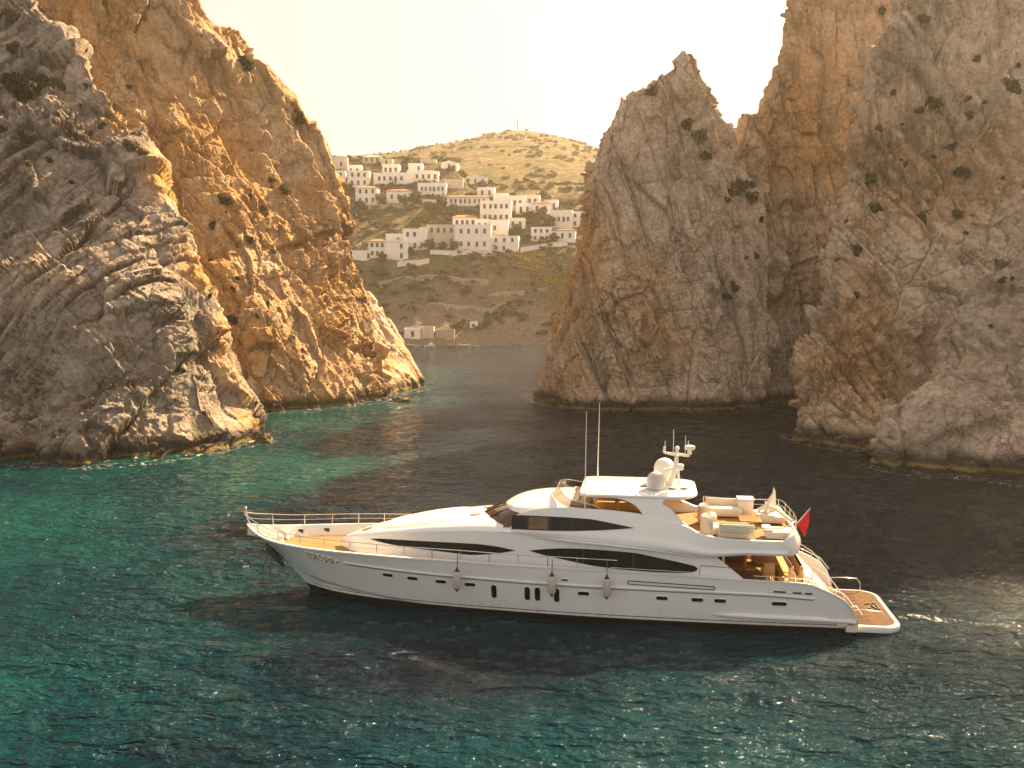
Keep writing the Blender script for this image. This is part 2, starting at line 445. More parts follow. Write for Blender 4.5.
def rock_disp(P, seed, rot, amp=1.0):
    """signed outward displacement in metres for world points P"""
    Q = (P @ rot.T).astype(np.float32)
    W = np.stack([vnoise(Q * 0.09, seed + 101), vnoise(Q * 0.09, seed + 102), vnoise(Q * 0.09, seed + 103)], -1)
    Q2 = Q + 0.3 * W
    W2 = np.stack([vnoise(Q * 1.1, seed + 111), vnoise(Q * 1.1, seed + 112), vnoise(Q * 1.1, seed + 113)], -1)
    Q3 = Q2 + 0.06 * W2
    d = 1.3 * fbm(Q / 18.0, 2, seed)
    # parallel joints in three directions, opened and closed in patches
    wob = 0.07 * vnoise(Q * 0.25, seed + 60)
    m1 = np.clip(0.65 + 1.6 * fbm(Q / 12.0, 2, seed + 61), 0, 1.2)
    m2 = np.clip(0.4 + 1.8 * fbm(Q / 9.0, 2, seed + 62), 0, 1.2)
    m3 = np.clip(0.3 + 1.8 * fbm(Q / 7.0, 2, seed + 63), 0, 1.2)
    j1, g1 = joints(Q2, (1, .25, .05), 4.3, seed + 71, 1.9, wob)
    j2, g2 = joints(Q3, (.95, -.3, .22), 1.45, seed + 72, 0.80, wob)
    j3, g3 = joints(Q3, (.12, .2, 1.0), 2.6, seed + 73, 0.60, wob)
    j4, g4 = joints(Q3, (1, .1, -.1), 0.62, seed + 74, 0.32, wob)
    d += j1 * m1 + j2 * m2 + j3 * m3 + j4 * m2
    d -= 0.45 * g1 * m1 + 0.26 * g2 * m2 + 0.22 * g3 * m3
    f1, e1 = facet(Q2 * np.array([1, 1, 0.45], np.float32) / 7.5, seed + 21, 0.62, 0.26)
    f2, e2 = facet(Q3 * np.array([1, 1, 0.5], np.float32) / 3.0, seed + 22, 0.75, 0.28)
    f3, e3 = facet(Q3 * np.array([1, 1, 0.6], np.float32) / 1.2, seed + 23, 0.85, 0.32)
    f4, e4 = facet(Q3 / 0.5, seed + 24, 0.85, 0.32)
    rough = np.clip(0.7 + 1.5 * fbm(Q / 11.0, 3, seed + 41), 0.32, 1.7)
    d += 2.2 * f1 + 1.25 * f2 * (.35 + .65 * rough) + 0.52 * f3 * rough + 0.19 * f4 * rough
    d -= 0.25 * np.exp(-(e1 / 0.012) ** 2) + 0.10 * rough * np.exp(-(e2 / 0.03) ** 2)
    d += 0.07 * rough * fbm(Q3 / 0.7, 3, seed + 31)
    return d * amp

def build_cliff(name, key, seed, rot, nu, seg, ochre_fn, label, amp=1.0, shade_grey=0.1):
    ctrl = np.array(CLIFFS[key], float)
    nr = len(ctrl)
    tv = np.concatenate([np.linspace(i, i + 1, n, endpoint=False) for i, n in enumerate(seg)] + [[nr - 1.0]])
    G = catmull(catmull(ctrl, nu, 1), tv, 0)
    nv = len(tv)
    dv = np.gradient(G, axis=0); du = np.gradient(G, axis=1)
    N = np.cross(du, dv)
    N /= np.linalg.norm(N, axis=-1, keepdims=True) + 1e-9
    for _ in range(10):       # soften the direction field so that corners do not tear
        N[1:-1] = (N[:-2] + 2 * N[1:-1] + N[2:]) / 4
        N[:, 1:-1] = (N[:, :-2] + 2 * N[:, 1:-1] + N[:, 2:]) / 4
    N /= np.linalg.norm(N, axis=-1, keepdims=True) + 1e-9
    P = G.reshape(-1, 3)
    d = rock_disp(P, seed, rot, amp)
    if key == 'L1': d = d * (1 - 0.7 * blob(P, (-26, 91, 1), (4.5, 5, 6)))
    P2 = P + N.reshape(-1, 3) * d[:, None]
    # undercut notch at the waterline
    zz = P2[:, 2]
    P2 = P2 - N.reshape(-1, 3) * (0.45 * np.exp(-((zz - 0.3) / 0.5) ** 2))[:, None]
    o = mesh_np(name, P2, grid_faces(nv, nu), ROCK)
    # close the two ends
    a = o.data.attributes.new("ochre", 'FLOAT', 'POINT')
    a.data.foreach_set('value', ochre_fn(P2).astype(np.float32))
    a = o.data.attributes.new("shade_grey", 'FLOAT', 'POINT')
    cr = shade_grey + 0.55 * fbm(P2 / 12.0, 2, seed + 90) - 1.1 * np.clip(ochre_fn(P2), 0, 1)
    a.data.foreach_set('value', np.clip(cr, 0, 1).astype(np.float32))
    tag(o, label, "cliff", kind='structure')
    return o

def blob(P, c, r):
    c = np.array(c, float); r = np.array(r, float)
    return np.exp(-(((P - c) / r) ** 2).sum(-1))

cliff_objs = {}
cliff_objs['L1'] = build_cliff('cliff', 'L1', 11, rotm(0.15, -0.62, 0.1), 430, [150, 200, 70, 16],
    lambda P: -0.35 + 0.5 * blob(P, (-45, 90, 18), (9, 12, 8)) + 1.6 * np.maximum.reduce([blob(P, c, (2.4, 3.6, 5)) for c in ((-45, 107, 35), (-39, 103, 27), (-34, 99, 18), (-30, 96, 10), (-26.5, 93, 4))]),  # row of small blobs paints the sunlit golden rim into the rock colour
    'grey fractured limestone cliff at the near left edge', shade_grey=0.75)
cliff_objs['L2'] = build_cliff('cliff', 'L2', 23, rotm(0.1, 0.42, 0.2), 440, [150, 160, 120, 14],
    lambda P: 0.75 + 0.3 * blob(P, (-45, 130, 35), (14, 14, 16)),
    'tall golden ochre cliff behind the grey left cliff')
cliff_objs['L3'] = build_cliff('cliff', 'L3', 37, rotm(0.1, 0.6, 0.2), 150, [90, 90, 8],
    lambda P: 0.3 + 0 * P[:, 0], 'small low ochre headland at the foot of the left cliffs', amp=0.7)
cliff_objs['R1'] = build_cliff('sea_stack', 'R1', 41, rotm(0.05, 0.22, 0.1), 420, [170, 160, 150, 30, 12],
    lambda P: -0.02 + 0.8 * blob(P, (8, 130, 14), (5, 9, 20)) + 0.4 * blob(P, (20, 118, 8), (10, 6, 8)),
    'free standing rock pinnacle with a pointed top right of the bay', amp=0.9, shade_grey=0.0)
cliff_objs['R2'] = build_cliff('cliff', 'R2', 53, rotm(0.0, 0.1, 0.0), 380, [140, 140, 120, 10],
    lambda P: 0.10 + 0.6 * blob(P, (44, 134, 38), (7, 10, 14)), 'tall ochre wall of rock behind the pinnacle', amp=0.85)
cliff_objs['R3'] = build_cliff('cliff', 'R3', 67, rotm(0.1, 0.5, -0.1), 460, [190, 180, 110, 10],
    lambda P: 0.05 + 0.5 * blob(P, (36, 95, 10), (7, 9, 9)) + 0.4 * blob(P, (44, 103, 30), (7, 8, 8)) + 0.35 * blob(P, (52, 103, 24), (5, 8, 12)),
    'big leaning grey and tan cliff along the right edge', shade_grey=0.0)
cliff_objs['R4'] = build_cliff('cliff', 'R4', 79, rotm(0.1, 0.75, -0.1), 360, [150, 150, 10],
    lambda P: -0.45 + 0.25 * blob(P, (36, 74, 3), (3, 4, 4)), 'low grey buttress of jagged rock at the right waterline', amp=0.8, shade_grey=0.35)

# ================================================================== SEA
YO = (-13.25, 44.17)         # yacht origin and heading, used again below
YTH = R(-8.5)

def sea_mesh():
    # one sheet to the horizon, finely divided in the cove, with a real swell
    ys = np.concatenate([np.linspace(-60, 14, 12, endpoint=False), np.geomspace(14, 300, 620), np.geomspace(320, 3000, 14)])
    t = np.linspace(-1, 1, 560)
    t = np.sign(t) * np.abs(t) ** 1.0
    X = []
    for y in ys:
        w = max(18, abs(y) * 0.72) if y < 300 else 220 + (y - 300) * 3
        w = max(w, 18 if y > 0 else 60)
        X.append(t * w)
    X = np.array(X)
    Y = np.repeat(ys[:, None], len(t), 1)
    P = np.stack([X.ravel(), Y.ravel(), np.zeros(X.size)], -1)
    q = P.copy(); q[:, 2] = 3.3
    th = 0.5
    def rot(p, a): return np.stack([p[:, 0] * np.cos(a) - p[:, 1] * np.sin(a), p[:, 0] * np.sin(a) + p[:, 1] * np.cos(a), p[:, 2]], -1)
    z = 0.16 * fbm(rot(q, 0.35) * np.array([1 / 5.0, 1 / 2.2, 1]), 2, 5)
    r1 = rot(q + 0.5 * vnoise(q * .4, 3)[:, None], -0.25)
    z += 0.13 * (0.3 - np.abs(vnoise(r1 * np.array([1 / 2.6, 1 / 1.2, 1]), 6)))
    z += 0.05 * (0.3 - np.abs(vnoise(rot(q, 0.7) * np.array([1 / 1.0, 1 / 0.55, 1]), 8)))
    lane = np.exp(-((P[:, 0] + 6 - .02 * P[:, 1]) / (6 + .07 * P[:, 1])) ** 2) * np.clip((P[:, 1] - 46) / 14, 0, 1)   # sheltered, gently heaving water below the gap
    lane = np.clip(np.maximum(lane, np.clip((P[:, 1] - 130) / 40, 0, 1)), 0, 1)
    fade = np.clip(1.3 - P[:, 1] / 230, 0.1, 1) * (1 - 0.45 * lane)
    P[:, 2] = z * fade
    o = mesh_np('sea', P, grid_faces(len(ys), len(t)), WATER, smooth=180)
    x, y = P[:, 0], P[:, 1]
    n = fbm(np.stack([x / 16, y / 13, 0 * x + .7], -1), 4, 77)
    n2 = fbm(np.stack([x / 5, y / 3.2, 0 * x + .2], -1), 3, 78)
    # pale sand and shallow rock shine through on the left and below the yacht, weed beds are dark
    sh = 0.50 - 0.016 * (x + 2) + 0.25 * n
    sh -= np.clip((y - 62) / 90, 0, .9) * np.clip((x + 12) / 20, 0, 1)  # right-hand water darkened: cliff shade and reflection put into its colour
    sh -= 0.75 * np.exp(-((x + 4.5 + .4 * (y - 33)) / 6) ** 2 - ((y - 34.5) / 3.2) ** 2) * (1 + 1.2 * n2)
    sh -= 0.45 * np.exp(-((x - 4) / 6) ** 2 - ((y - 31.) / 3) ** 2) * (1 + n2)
    sh -= 0.5 * np.exp(-((x + 15) / 6) ** 2 - ((y - 55) / 5) ** 2) * (1 + n2)
    sh += 0.30 * np.exp(-((x + 3) / 9) ** 2 - ((y - 38) / 4) ** 2)
    sh += 0.45 * np.exp(-((x + 17) / 7) ** 2 - ((y - 80) / 11) ** 2)
    sh -= 0.30 * np.exp(-((x + 42) / 14) ** 2 - ((y - 70) / 14) ** 2)  # dark reflection of the near left cliff painted into the water colour
    sh += 0.15 * np.exp(-((x + 30) / 7) ** 2 - ((y - 60) / 5) ** 2)
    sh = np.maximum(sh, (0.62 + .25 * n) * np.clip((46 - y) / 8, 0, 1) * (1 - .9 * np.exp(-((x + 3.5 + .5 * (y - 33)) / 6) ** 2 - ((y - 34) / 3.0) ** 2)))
    sh = np.where(y > 200, 0.25, sh)
    a = o.data.attributes.new("calm", 'FLOAT', 'POINT')
    a.data.foreach_set('value', lane.astype(np.float32))
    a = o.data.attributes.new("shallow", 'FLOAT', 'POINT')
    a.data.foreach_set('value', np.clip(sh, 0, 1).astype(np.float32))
    # foam: a thin wake, and lace where the swell touches the rock
    ca, sa = math.cos(YTH), math.sin(YTH)
    lx = (x - YO[0]) * ca + (y - YO[1]) * sa; ly = -(x - YO[0]) * sa + (y - YO[1]) * ca
    wk = np.exp(-((ly + 0.2 + .02 * (lx - 31)) / (0.45 + np.clip(lx - 31, 0, 40) * .035)) ** 2) * np.clip((lx - 30.6) * 2, 0, 1) * np.clip(1.0 - (lx - 31) / 30, 0, 1)
    wk = np.maximum(wk, 0.8 * np.exp(-((ly - 2.2 - .12 * (lx - 31)) / .5) ** 2) * np.clip((lx - 30.8) * 2, 0, 1) * np.clip(1 - (lx - 31) / 9, 0, 1))
    fo = 0.55 * wk
    # broken lace of foam along the rock
    bp = np.concatenate([catmull(np.array(CLIFFS[k][0])[:, :2], 90, 0) for k in CLIFFS])
    near = (y > 60) & (y < 155) & (np.abs(x) < 75)
    idx = np.nonzero(near)[0]
    for c0 in range(0, len(idx), 20000):
        ii = idx[c0:c0 + 20000]
        dm = np.sqrt(((P[ii, None, :2] - bp[None]) ** 2).sum(-1)).min(1)
        fo[ii] = np.maximum(fo[ii], 0.50 * np.exp(-((dm - .8) / 0.9) ** 2))
    fo = np.maximum(fo, 0.9 * np.exp(-((x + 25.6) / 2.2) ** 2 - ((y - 90.5) / 1.6) ** 2))
    fo = np.maximum(fo, 0.8 * np.exp(-((x + 16.5) / 1.6) ** 2 - ((y - 129) / 2.5) ** 2))
    fo = np.maximum(fo, 0.55 * np.exp(-((y - 284.5) / 1.5) ** 2))
    a = o.data.attributes.new("foam", 'FLOAT', 'POINT')
    a.data.foreach_set('value', np.clip(fo, 0, 1).astype(np.float32))
    tag(o, 'rippled teal and navy sea filling the cove', 'sea', kind='structure')
    return o

def water_material():
    t = NT("sea_water")
    P = t.pos()
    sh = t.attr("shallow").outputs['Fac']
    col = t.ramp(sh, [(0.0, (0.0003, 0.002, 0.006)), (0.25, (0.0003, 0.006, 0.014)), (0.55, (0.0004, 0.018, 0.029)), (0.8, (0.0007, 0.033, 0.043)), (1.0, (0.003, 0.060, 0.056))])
    fo = t.attr("foam").outputs['Fac']
    fn = t.noise(t.mapping(P, scale=(1, 1, 1)), 2.2, 6, 0.7, 1.0)
    fm = t.ramp(t.math('ADD', fn, t.math('MULTIPLY', fo, 0.40)), [(0.72, 0.0), (0.86, 1.0)])
    fm = t.math('MULTIPLY', fm, t.ramp(fo, [(0.02, 0.0), (0.3, 1.0)]))
    col = t.mix(fm, col, (0.62, 0.64, 0.62))
    t.l(col, t.b.inputs['Base Color'])
    t.l(t.math('ADD', t.math('MULTIPLY', fm, 0.5), 0.065), t.b.inputs['Roughness'])
    t.b.inputs['IOR'].default_value = 1.27
    t.b.inputs['Specular IOR Level'].default_value = 0.5
    t.b.inputs['Specular Tint'].default_value = (0.52, 0.79, 1.0, 1)
    # ripples: crests run across the view, three sizes
    a = t.noise(t.mapping(P, scale=(0.62, 1.35, 1), rot=(0, 0, 0.25)), 1.0, 3, 0.5, 0.6)
    b = t.noise(t.mapping(P, scale=(1.0, 1.9, 1), rot=(0, 0, -0.35)), 2.0, 3, 0.55, 0.8)
    c = t.noise(t.mapping(P, scale=(1.0, 1.6, 1), rot=(0, 0, 0.6)), 5.5, 2, 0.5, 0.5)
    patch = t.ramp(t.noise(P, 0.09, 3), [(0.35, 0.55), (0.65, 1.25)])
    h = t.math('ADD', t.math('ADD', t.math('MULTIPLY', a, 1.5), t.math('MULTIPLY', b, 0.5)), t.math('MULTIPLY', c, 0.06))
    t.l(t.bump(t.math('MULTIPLY', t.math('MULTIPLY', h, patch), t.math('SUBTRACT', 1.0, t.math('MULTIPLY', t.attr('calm').outputs['Fac'], 0.42))), 1.0, 0.85), t.b.inputs['Normal'])
    return t.m

WATER = water_material()
sea_mesh()

# ================================================================== HILL
def hill_z(x, y, detail=True):
    x = np.asarray(x, float); y = np.asarray(y, float)
    shp = x.shape
    x = x.ravel(); y = y.ravel()
    P2 = np.stack([x / 40, y / 40, 0 * x + 5.5], -1)
    nb = fbm(P2, 3, 201)
    d = y + 5 * nb * np.clip((320 - y) / 30, 0, 1) + 0.00004 * (x ** 2)
    prof = pch([262, 284, 286, 289, 295, 305, 318, 322, 329, 338, 348, 358, 369, 378, 395, 420, 450, 520, 700], [-6, -1.2, 0.2, 2.6, 6.5, 14.3, 28.0, 31.0, 34.5, 40.0, 45.5, 51, 56.5, 62.0, 71, 78.5, 82, 85, 80])
    z = prof(d)
    cap = 82 - 31 / (1 + np.exp(-(x + 22) / 6.0)) + 10 * np.clip((y - 380) / 100, 0, 1)
    k = 3.0
    z = -np.log(np.exp(-(z - cap) / k) + 1) * k + cap - (-np.log(np.exp(-(z - z - 60) / k) + 1) * 0) if False else np.minimum(z, cap)
    ridge = pch([-400, -200, -108, -73, -37, -15, 7, 25, 43, 69, 110, 200, 400], [110, 132, 142, 146.5, 154, 159, 161.5, 159.5, 154.5, 146, 132, 110, 80])(x)
    t = np.clip((y - 395) / (800 - 395), 0, 1)
    zb = 58 + (ridge - 58) * t ** 0.85
    zb = np.where(y > 800, ridge - (y - 800) * 0.25, zb)
    zb = np.where(y < 395, 58 - (395 - y) * 1.2, zb)
    m = np.maximum(z, zb)
    if detail:
        P = np.stack([x, y, m], -1)
        amp = np.clip((m - 0.3) / 4, 0.1, 1)
        steep = np.clip((m - 3) / 6, 0, 1) * np.clip((33 - m) / 10, 0, 1)
        m = m + amp * (0.9 * fbm(P / 14, 4, 210) + 2.2 * fbm(P / 60, 3, 215) * np.clip((y - 410) / 100, 0, 1))
        m = m + steep * (1.8 * fbm(P / 5.5, 4, 220) + 1.5 * facet(P / 6, 221)[0])
        # field terraces
        st = 4.5
        w = np.clip((y - 430) / 60, 0, 1) * 0.35
        mm = m / st; fr = mm - np.floor(mm)
        m = m + w * st * ((np.floor(mm) + np.clip(fr * 1.0, 0, 1) ** 3) - mm) * 0.6
    return m.reshape(shp)

def hill_material():
    t = NT("hillside")
    P = t.pos()
    n1 = t.noise(P, 0.035, 6, 0.6); n2 = t.noise(P, 0.22, 8, 0.68); n3 = t.noise(P, 1.1, 6, 0.7)
    dry = t.ramp(n2, [(0.3, (0.115, 0.078, 0.042)), (0.5, (0.19, 0.132, 0.072)), (0.7, (0.31, 0.235, 0.15))])
    green = t.ramp(n3, [(0.3, (0.045, 0.048, 0.017)), (0.7, (0.115, 0.105, 0.04))])
    col = t.mix(t.ramp(t.math('ADD', t.math('MULTIPLY', n1, .5), t.math('MULTIPLY', n2, .5)), [(0.42, 0.0), (0.58, 1.0)]), green, dry)
    rock = t.ramp(n3, [(0.3, (0.13, 0.10, 0.07)), (0.55, (0.27, 0.215, 0.16)), (0.75, (0.40, 0.34, 0.27))])
    z = t.sep(P)[2]
    nrm = t.sep(t.n('NewGeometry').outputs['Normal'])[2]
    low = t.ramp(t.math('ADD', t.math('MULTIPLY', z, 0.03), t.math('MULTIPLY', n2, 0.5)), [(0.55, 1.0), (0.95, 0.0)])
    stp = t.ramp(nrm, [(0.45, 1.0), (0.75, 0.0)])
    col = t.mix(t.math('MAXIMUM', t.math('MULTIPLY', low, 0.85), t.math('MULTIPLY', stp, 0.6)), col, rock)
    out = t.ramp(t.noise(P, 0.16, 8, 0.7), [(0.60, 0.0), (0.68, 1.0)])
    col = t.mix(t.math('MULTIPLY', out, 0.55), col, (0.36, 0.28, 0.18))
    t.l(col, t.b.inputs['Base Color'])
    t.b.inputs['Roughness'].default_value = 0.95
    t.b.inputs['Specular IOR Level'].default_value = 0.1
    t.l(t.bump(t.noise(P, 0.5, 10, 0.7), 1.0, 1.2), t.b.inputs['Normal'])
    return t.m

def build_hill():
    ys = np.concatenate([np.linspace(262, 400, 230, endpoint=False), np.linspace(400, 820, 170, endpoint=False), np.linspace(820, 1000, 12)])
    ts = np.linspace(-1, 1, 330)
    X = np.stack([ts * (150 + (y - 262) * 0.35) - 20 for y in ys]); Y = np.repeat(ys[:, None], len(ts), 1)
    Z = hill_z(X, Y)
    o = mesh_np('hill', np.stack([X, Y, Z], -1).reshape(-1, 3), grid_faces(len(ys), len(ts)), hill_material(), smooth=50)
    tag(o, 'terraced olive brown hillside at the head of the bay', 'hill', kind='structure')
    return o
HILL = build_hill()

# ================================================================== HAZE
def build_haze():
    x0, x1, y0, y1, z0, z1 = -330, 330, -70, 1010, -12, 200
    V = [(x, y, z) for x in (x0, x1) for y in (y0, y1) for z in (z0, z1)]
    F = [(0, 1, 3, 2), (4, 6, 7, 5), (0, 4, 5, 1), (2, 3, 7, 6), (0, 2, 6, 4), (1, 5, 7, 3)]
    m = bpy.data.materials.new("haze"); m.use_nodes = True
    nt = m.node_tree
    nt.nodes.remove(nt.nodes['Principled BSDF'])
    v = nt.nodes.new('ShaderNodeVolumePrincipled')
    v.inputs['Color'].default_value = (1.0, 0.90, 0.75, 1)
    v.inputs['Density'].default_value = 0.0002
    v.inputs['Anisotropy'].default_value = 0.5
    nt.links.new(v.outputs[0], nt.nodes['Material Output'].inputs['Volume'])
    o = mesh_np('haze', np.array(V, float), F, m)
    tag(o, 'thin golden haze over the bay', 'haze', kind='stuff')
build_haze()

# ================================================================== YACHT
# yacht frame: x from the bow aft, y to the far (starboard) side, z up from the waterline
GEL = simple("white_gelcoat", (0.76, 0.76, 0.75), 0.22, var=0.012, scale=0.8, coat=0.4)
GEL2 = simple("cream_gelcoat", (0.74, 0.70, 0.64), 0.35, var=0.02, scale=0.8)
CREAM = simple("cream_lining", (0.74, 0.55, 0.32), 0.5, var=0.05, scale=2)
BLACK = simple("black_bottom_paint", (0.012, 0.012, 0.014), 0.4, var=0.1)
GLASS = simple("dark_glass", (0.008, 0.008, 0.009), 0.06, var=0.1, spec=0.30)
AMBER = simple("amber_glass", (0.16, 0.085, 0.035), 0.08, var=0.2, spec=0.5)
STEEL = simple("polished_steel", (0.72, 0.70, 0.66), 0.22, metal=0.9, var=0.03)
RUBBER = simple("black_rubber", (0.02, 0.02, 0.02), 0.6, var=0.1)
CUSHION = simple("ivory_upholstery", (0.70, 0.63, 0.53), 0.85, var=0.04, scale=6, bump=0.15)
TANC = simple("tan_upholstery", (0.58, 0.36, 0.14), 0.75, var=0.06, scale=5, bump=0.15)
WOOD = simple("varnished_wood", (0.33, 0.16, 0.05), 0.3, var=0.2, scale=4)
FENDER = simple("fender_cloth", (0.50, 0.46, 0.40), 0.9, var=0.06, scale=8)
ROPE = simple("dark_rope", (0.10, 0.09, 0.08), 0.9)
GOLD = simple("gilded_letter", (0.92, 0.86, 0.70), 0.25, var=0.02)
RED = simple("red_bunting", (0.55, 0.015, 0.015), 0.8, var=0.05)
RADOME = simple("radome_grey", (0.52, 0.50, 0.48), 0.4, var=0.02)
RADOMEW = simple("radome_white", (0.74, 0.71, 0.66), 0.4, var=0.02)

def teak_material():
    t = NT("teak_planks")
    P = t.obj()
    y = t.sep(P)[1]
    w = t.math('FRACT', t.math('MULTIPLY', y, 9.0))
    seam = t.ramp(w, [(0.0, 1.0), (0.06, 1.0), (0.10, 0.0)])
    gr = t.noise(t.mapping(P, scale=(1.5, 14, 1)), 1.0, 5, 0.6)
    pl = t.noise(t.mapping(P, scale=(0.25, 9, 1)), 1.0, 2, 0.5)
    col = t.ramp(t.math('ADD', t.math('MULTIPLY', gr, .5), t.math('MULTIPLY', pl, .5)), [(0.35, (0.27, 0.135, 0.05)), (0.65, (0.42, 0.235, 0.10))])
    col = t.mix(t.math('MULTIPLY', seam, 0.75), col, (0.05, 0.035, 0.025))
    t.l(col, t.b.inputs['Base Color'])
    t.b.inputs['Roughness'].default_value = 0.7
    t.b.inputs['Specular IOR Level'].default_value = 0.12
    return t.m
TEAK = teak_material()

def hull_material():
    t = NT("hull_gelcoat")
    P = t.obj()
    st = t.noise(t.mapping(P, scale=(3.2, 3.2, 0.22)), 1.0, 5, 0.65)
    z = t.sep(P)[2]
    low = t.ramp(z, [(0.30, 1.0), (0.95, 0.15)])
    soil = t.math('MULTIPLY', t.ramp(st, [(0.48, 0.0), (0.72, 1.0)]), t.math('MULTIPLY', low, 0.5))
    col = t.mix(soil, (0.87, 0.87, 0.86), (0.55, 0.49, 0.38))
    t.l(col, t.b.inputs['Base Color'])
    t.b.inputs['Roughness'].default_value = 0.16
    t.b.inputs['Coat Weight'].default_value = 0.6
    t.l(t.bump(t.noise(t.mapping(P, scale=(.5, .5, 1.2)), 1.0, 2), 0.25, 0.02), t.b.inputs['Normal'])
    return t.m
HULLM = hull_material()

class MB:
    """collects shapes; build() links them as one mesh object"""
    def __init__(self): self.V = []; self.F = []
    def add(self, V, F):
        o = len(self.V)
        self.V.extend([tuple(map(float, v)) for v in V]); self.F.extend([tuple(int(i) + o for i in f) for f in F]); return self
    def grid(self, G, closed_u=False):
        G = np.asarray(G, float); nv, nu = G.shape[:2]
        return self.add(G.reshape(-1, 3), grid_faces(nv, nu, closed_u))
    def tube(self, pts, r, n=8, closed=False, cap=True):
        pts = [np.array(p, float) for p in pts]
        m = len(pts); rr = [r] * m if np.isscalar(r) else r
        rings = []
        ref = None
        for i in range(m):
            a = pts[i - 1] if (i > 0 or closed) else pts[i]
            b = pts[(i + 1) % m] if (i < m - 1 or closed) else pts[i]
            d = b - a; d /= np.linalg.norm(d) + 1e-12
            if ref is None:
                ref = np.array([0, 0, 1.0]) if abs(d[2]) < 0.9 else np.array([1.0, 0, 0])
            u = np.cross(d, ref); u /= np.linalg.norm(u) + 1e-12
            v = np.cross(u, d); ref = v
            rings.append([pts[i] + rr[i] * (math.cos(k * 2 * math.pi / n) * u + math.sin(k * 2 * math.pi / n) * v) for k in range(n)])
        if closed: rings.append(rings[0])
        G = np.array(rings); o = len(self.V)
        self.grid(G, True)
        if cap and not closed:
            self.F.append(tuple(o + k for k in range(n))[::-1]); self.F.append(tuple(o + (m - 1) * n + k for k in range(n)))
        return self
    def box(self, c, s, rz=0.0, bev=0.0, ry=0.0):
        """chamfered box: centre, size"""
        x, y, z = np.array(s) / 2.0
        b = min(bev, x * .95, y * .95, z * .95)
        if b <= 0:
            V = [(sx * x, sy * y, sz * z) for sx in (-1, 1) for sy in (-1, 1) for sz in (-1, 1)]
            F = [(0, 1, 3, 2), (4, 6, 7, 5), (0, 4, 5, 1), (2, 3, 7, 6), (0, 2, 6, 4), (1, 5, 7, 3)]
        else:
            def ring(ix, zz):
                out = []; r = b
                hx, hy = x - ix, y - ix
                for (cx, cy, a0) in ((hx - r, hy - r, 0), (-hx + r, hy - r, 90), (-hx + r, -hy + r, 180), (hx - r, -hy + r, 270)):
                    for k in range(4):
                        a = R(a0 + 30 * k); out.append((cx + r * math.cos(a), cy + r * math.sin(a), zz))
                return out
            rs = [ring(b * .9, -z), ring(b * .3, -z + b * .3), ring(0, -z + b), ring(0, z - b), ring(b * .3, z - b * .3), ring(b * .9, z)]
            n = 16; V = [p for q in rs for p in q]
            F = [tuple(f) for f in grid_faces(6, n, True)] + [tuple(range(n))[::-1], tuple(range(5 * n, 6 * n))]
        M = Matrix.Rotation(rz, 3, 'Z') @ Matrix.Rotation(ry, 3, 'Y')
        V = [np.array(M @ Vector(v)) + np.array(c) for v in V]
        return self.add(V, F)
    def lathe(self, prof, c, n=20):
        G = np.array([[(r * math.cos(2 * math.pi * k / n), r * math.sin(2 * math.pi * k / n), z) for k in range(n)] for r, z in prof]) + np.array(c)
        o = len(self.V); self.grid(G, True)
        self.F.append(tuple(o + k for k in range(n))[::-1]); self.F.append(tuple(o + (len(prof) - 1) * n + k for k in range(n)))
        return self
    def slab(self, outline, z0, z1):
        """vertical prism over a plan outline [(x,y)]; z0/z1 scalars"""
        n = len(outline)
        V = [(x, y, z0) for x, y in outline] + [(x, y, z1) for x, y in outline]
        F = [tuple(range(n))[::-1], tuple(range(n, 2 * n))] + [(i, (i + 1) % n, n + (i + 1) % n, n + i) for i in range(n)]
        return self.add(V, F)
    def plate(self, outline, ya, yb):
        """prism over a side-view outline [(x,z)] between two y functions of (x,z)"""
        n = len(outline)
        V = [(x, ya(x, z), z) for x, z in outline] + [(x, yb(x, z), z) for x, z in outline]
        F = [tuple(range(n)), tuple(range(n, 2 * n))[::-1]] + [(i, n + i, n + (i + 1) % n, (i + 1) % n) for i in range(n)]
        return self.add(V, F)
    def build(self, name, m, parent=None, smooth=35, loc=None):
        o = mesh_np(name, np.array(self.V), self.F, m, parent, smooth, loc=loc)
        bm = bmesh.new(); bm.from_mesh(o.data)
        bmesh.ops.recalc_face_normals(bm, faces=bm.faces[:])
        bm.to_mesh(o.data); bm.free()
        if smooth is not None and smooth < 180: o.data.set_sharp_from_angle(angle=R(smooth))
        return o

YA = empty('motor_yacht', (YO[0], YO[1], 0.0), YTH)
tag(YA, 'long white motor yacht with swept dark windows, radar domes and teak swim platform', 'yacht')
def yw(x, y, z):
    c, s = math.cos(YTH), math.sin(YTH)
    return (YO[0] + x * c - y * s, YO[1] + x * s + y * c, z)

# ---- hull lines
bd = pch([0, .5, 1, 2, 3.15, 4.4, 6, 8, 10, 14, 18, 22, 25, 27, 28.7], [.05, .52, .95, 1.58, 2.05, 2.42, 2.74, 2.97, 3.07, 3.13, 3.15, 3.15, 3.1, 3.0, 2.88])
zd = pch([0, .6, 1.9, 3.2, 4.4, 6, 7.1, 9.6, 11.5, 13.8, 16.2, 17.8, 22, 24.1, 25.4, 26.6, 27.2, 27.9, 28.4, 28.7],
         [3.16, 2.96, 2.78, 2.73, 2.715, 2.71, 2.70, 2.66, 2.63, 2.57, 2.54, 2.52, 2.44, 2.36, 2.33, 2.26, 2.04, 1.72, 1.28, 0.66])
bw = pch([3.3, 4.2, 5.1, 8.3, 12.2, 16, 19.5, 24.7, 28.7], [.02, .60, 1.08, 1.92, 2.38, 2.62, 2.72, 2.62, 2.45])
xst = pch([-.8, 0, 0.5, 1.1, 1.9, 3.0, 3.2], [4.6, 3.3, 2.85, 2.3, 1.45, 0.14, 0.0])
XE = 28.7

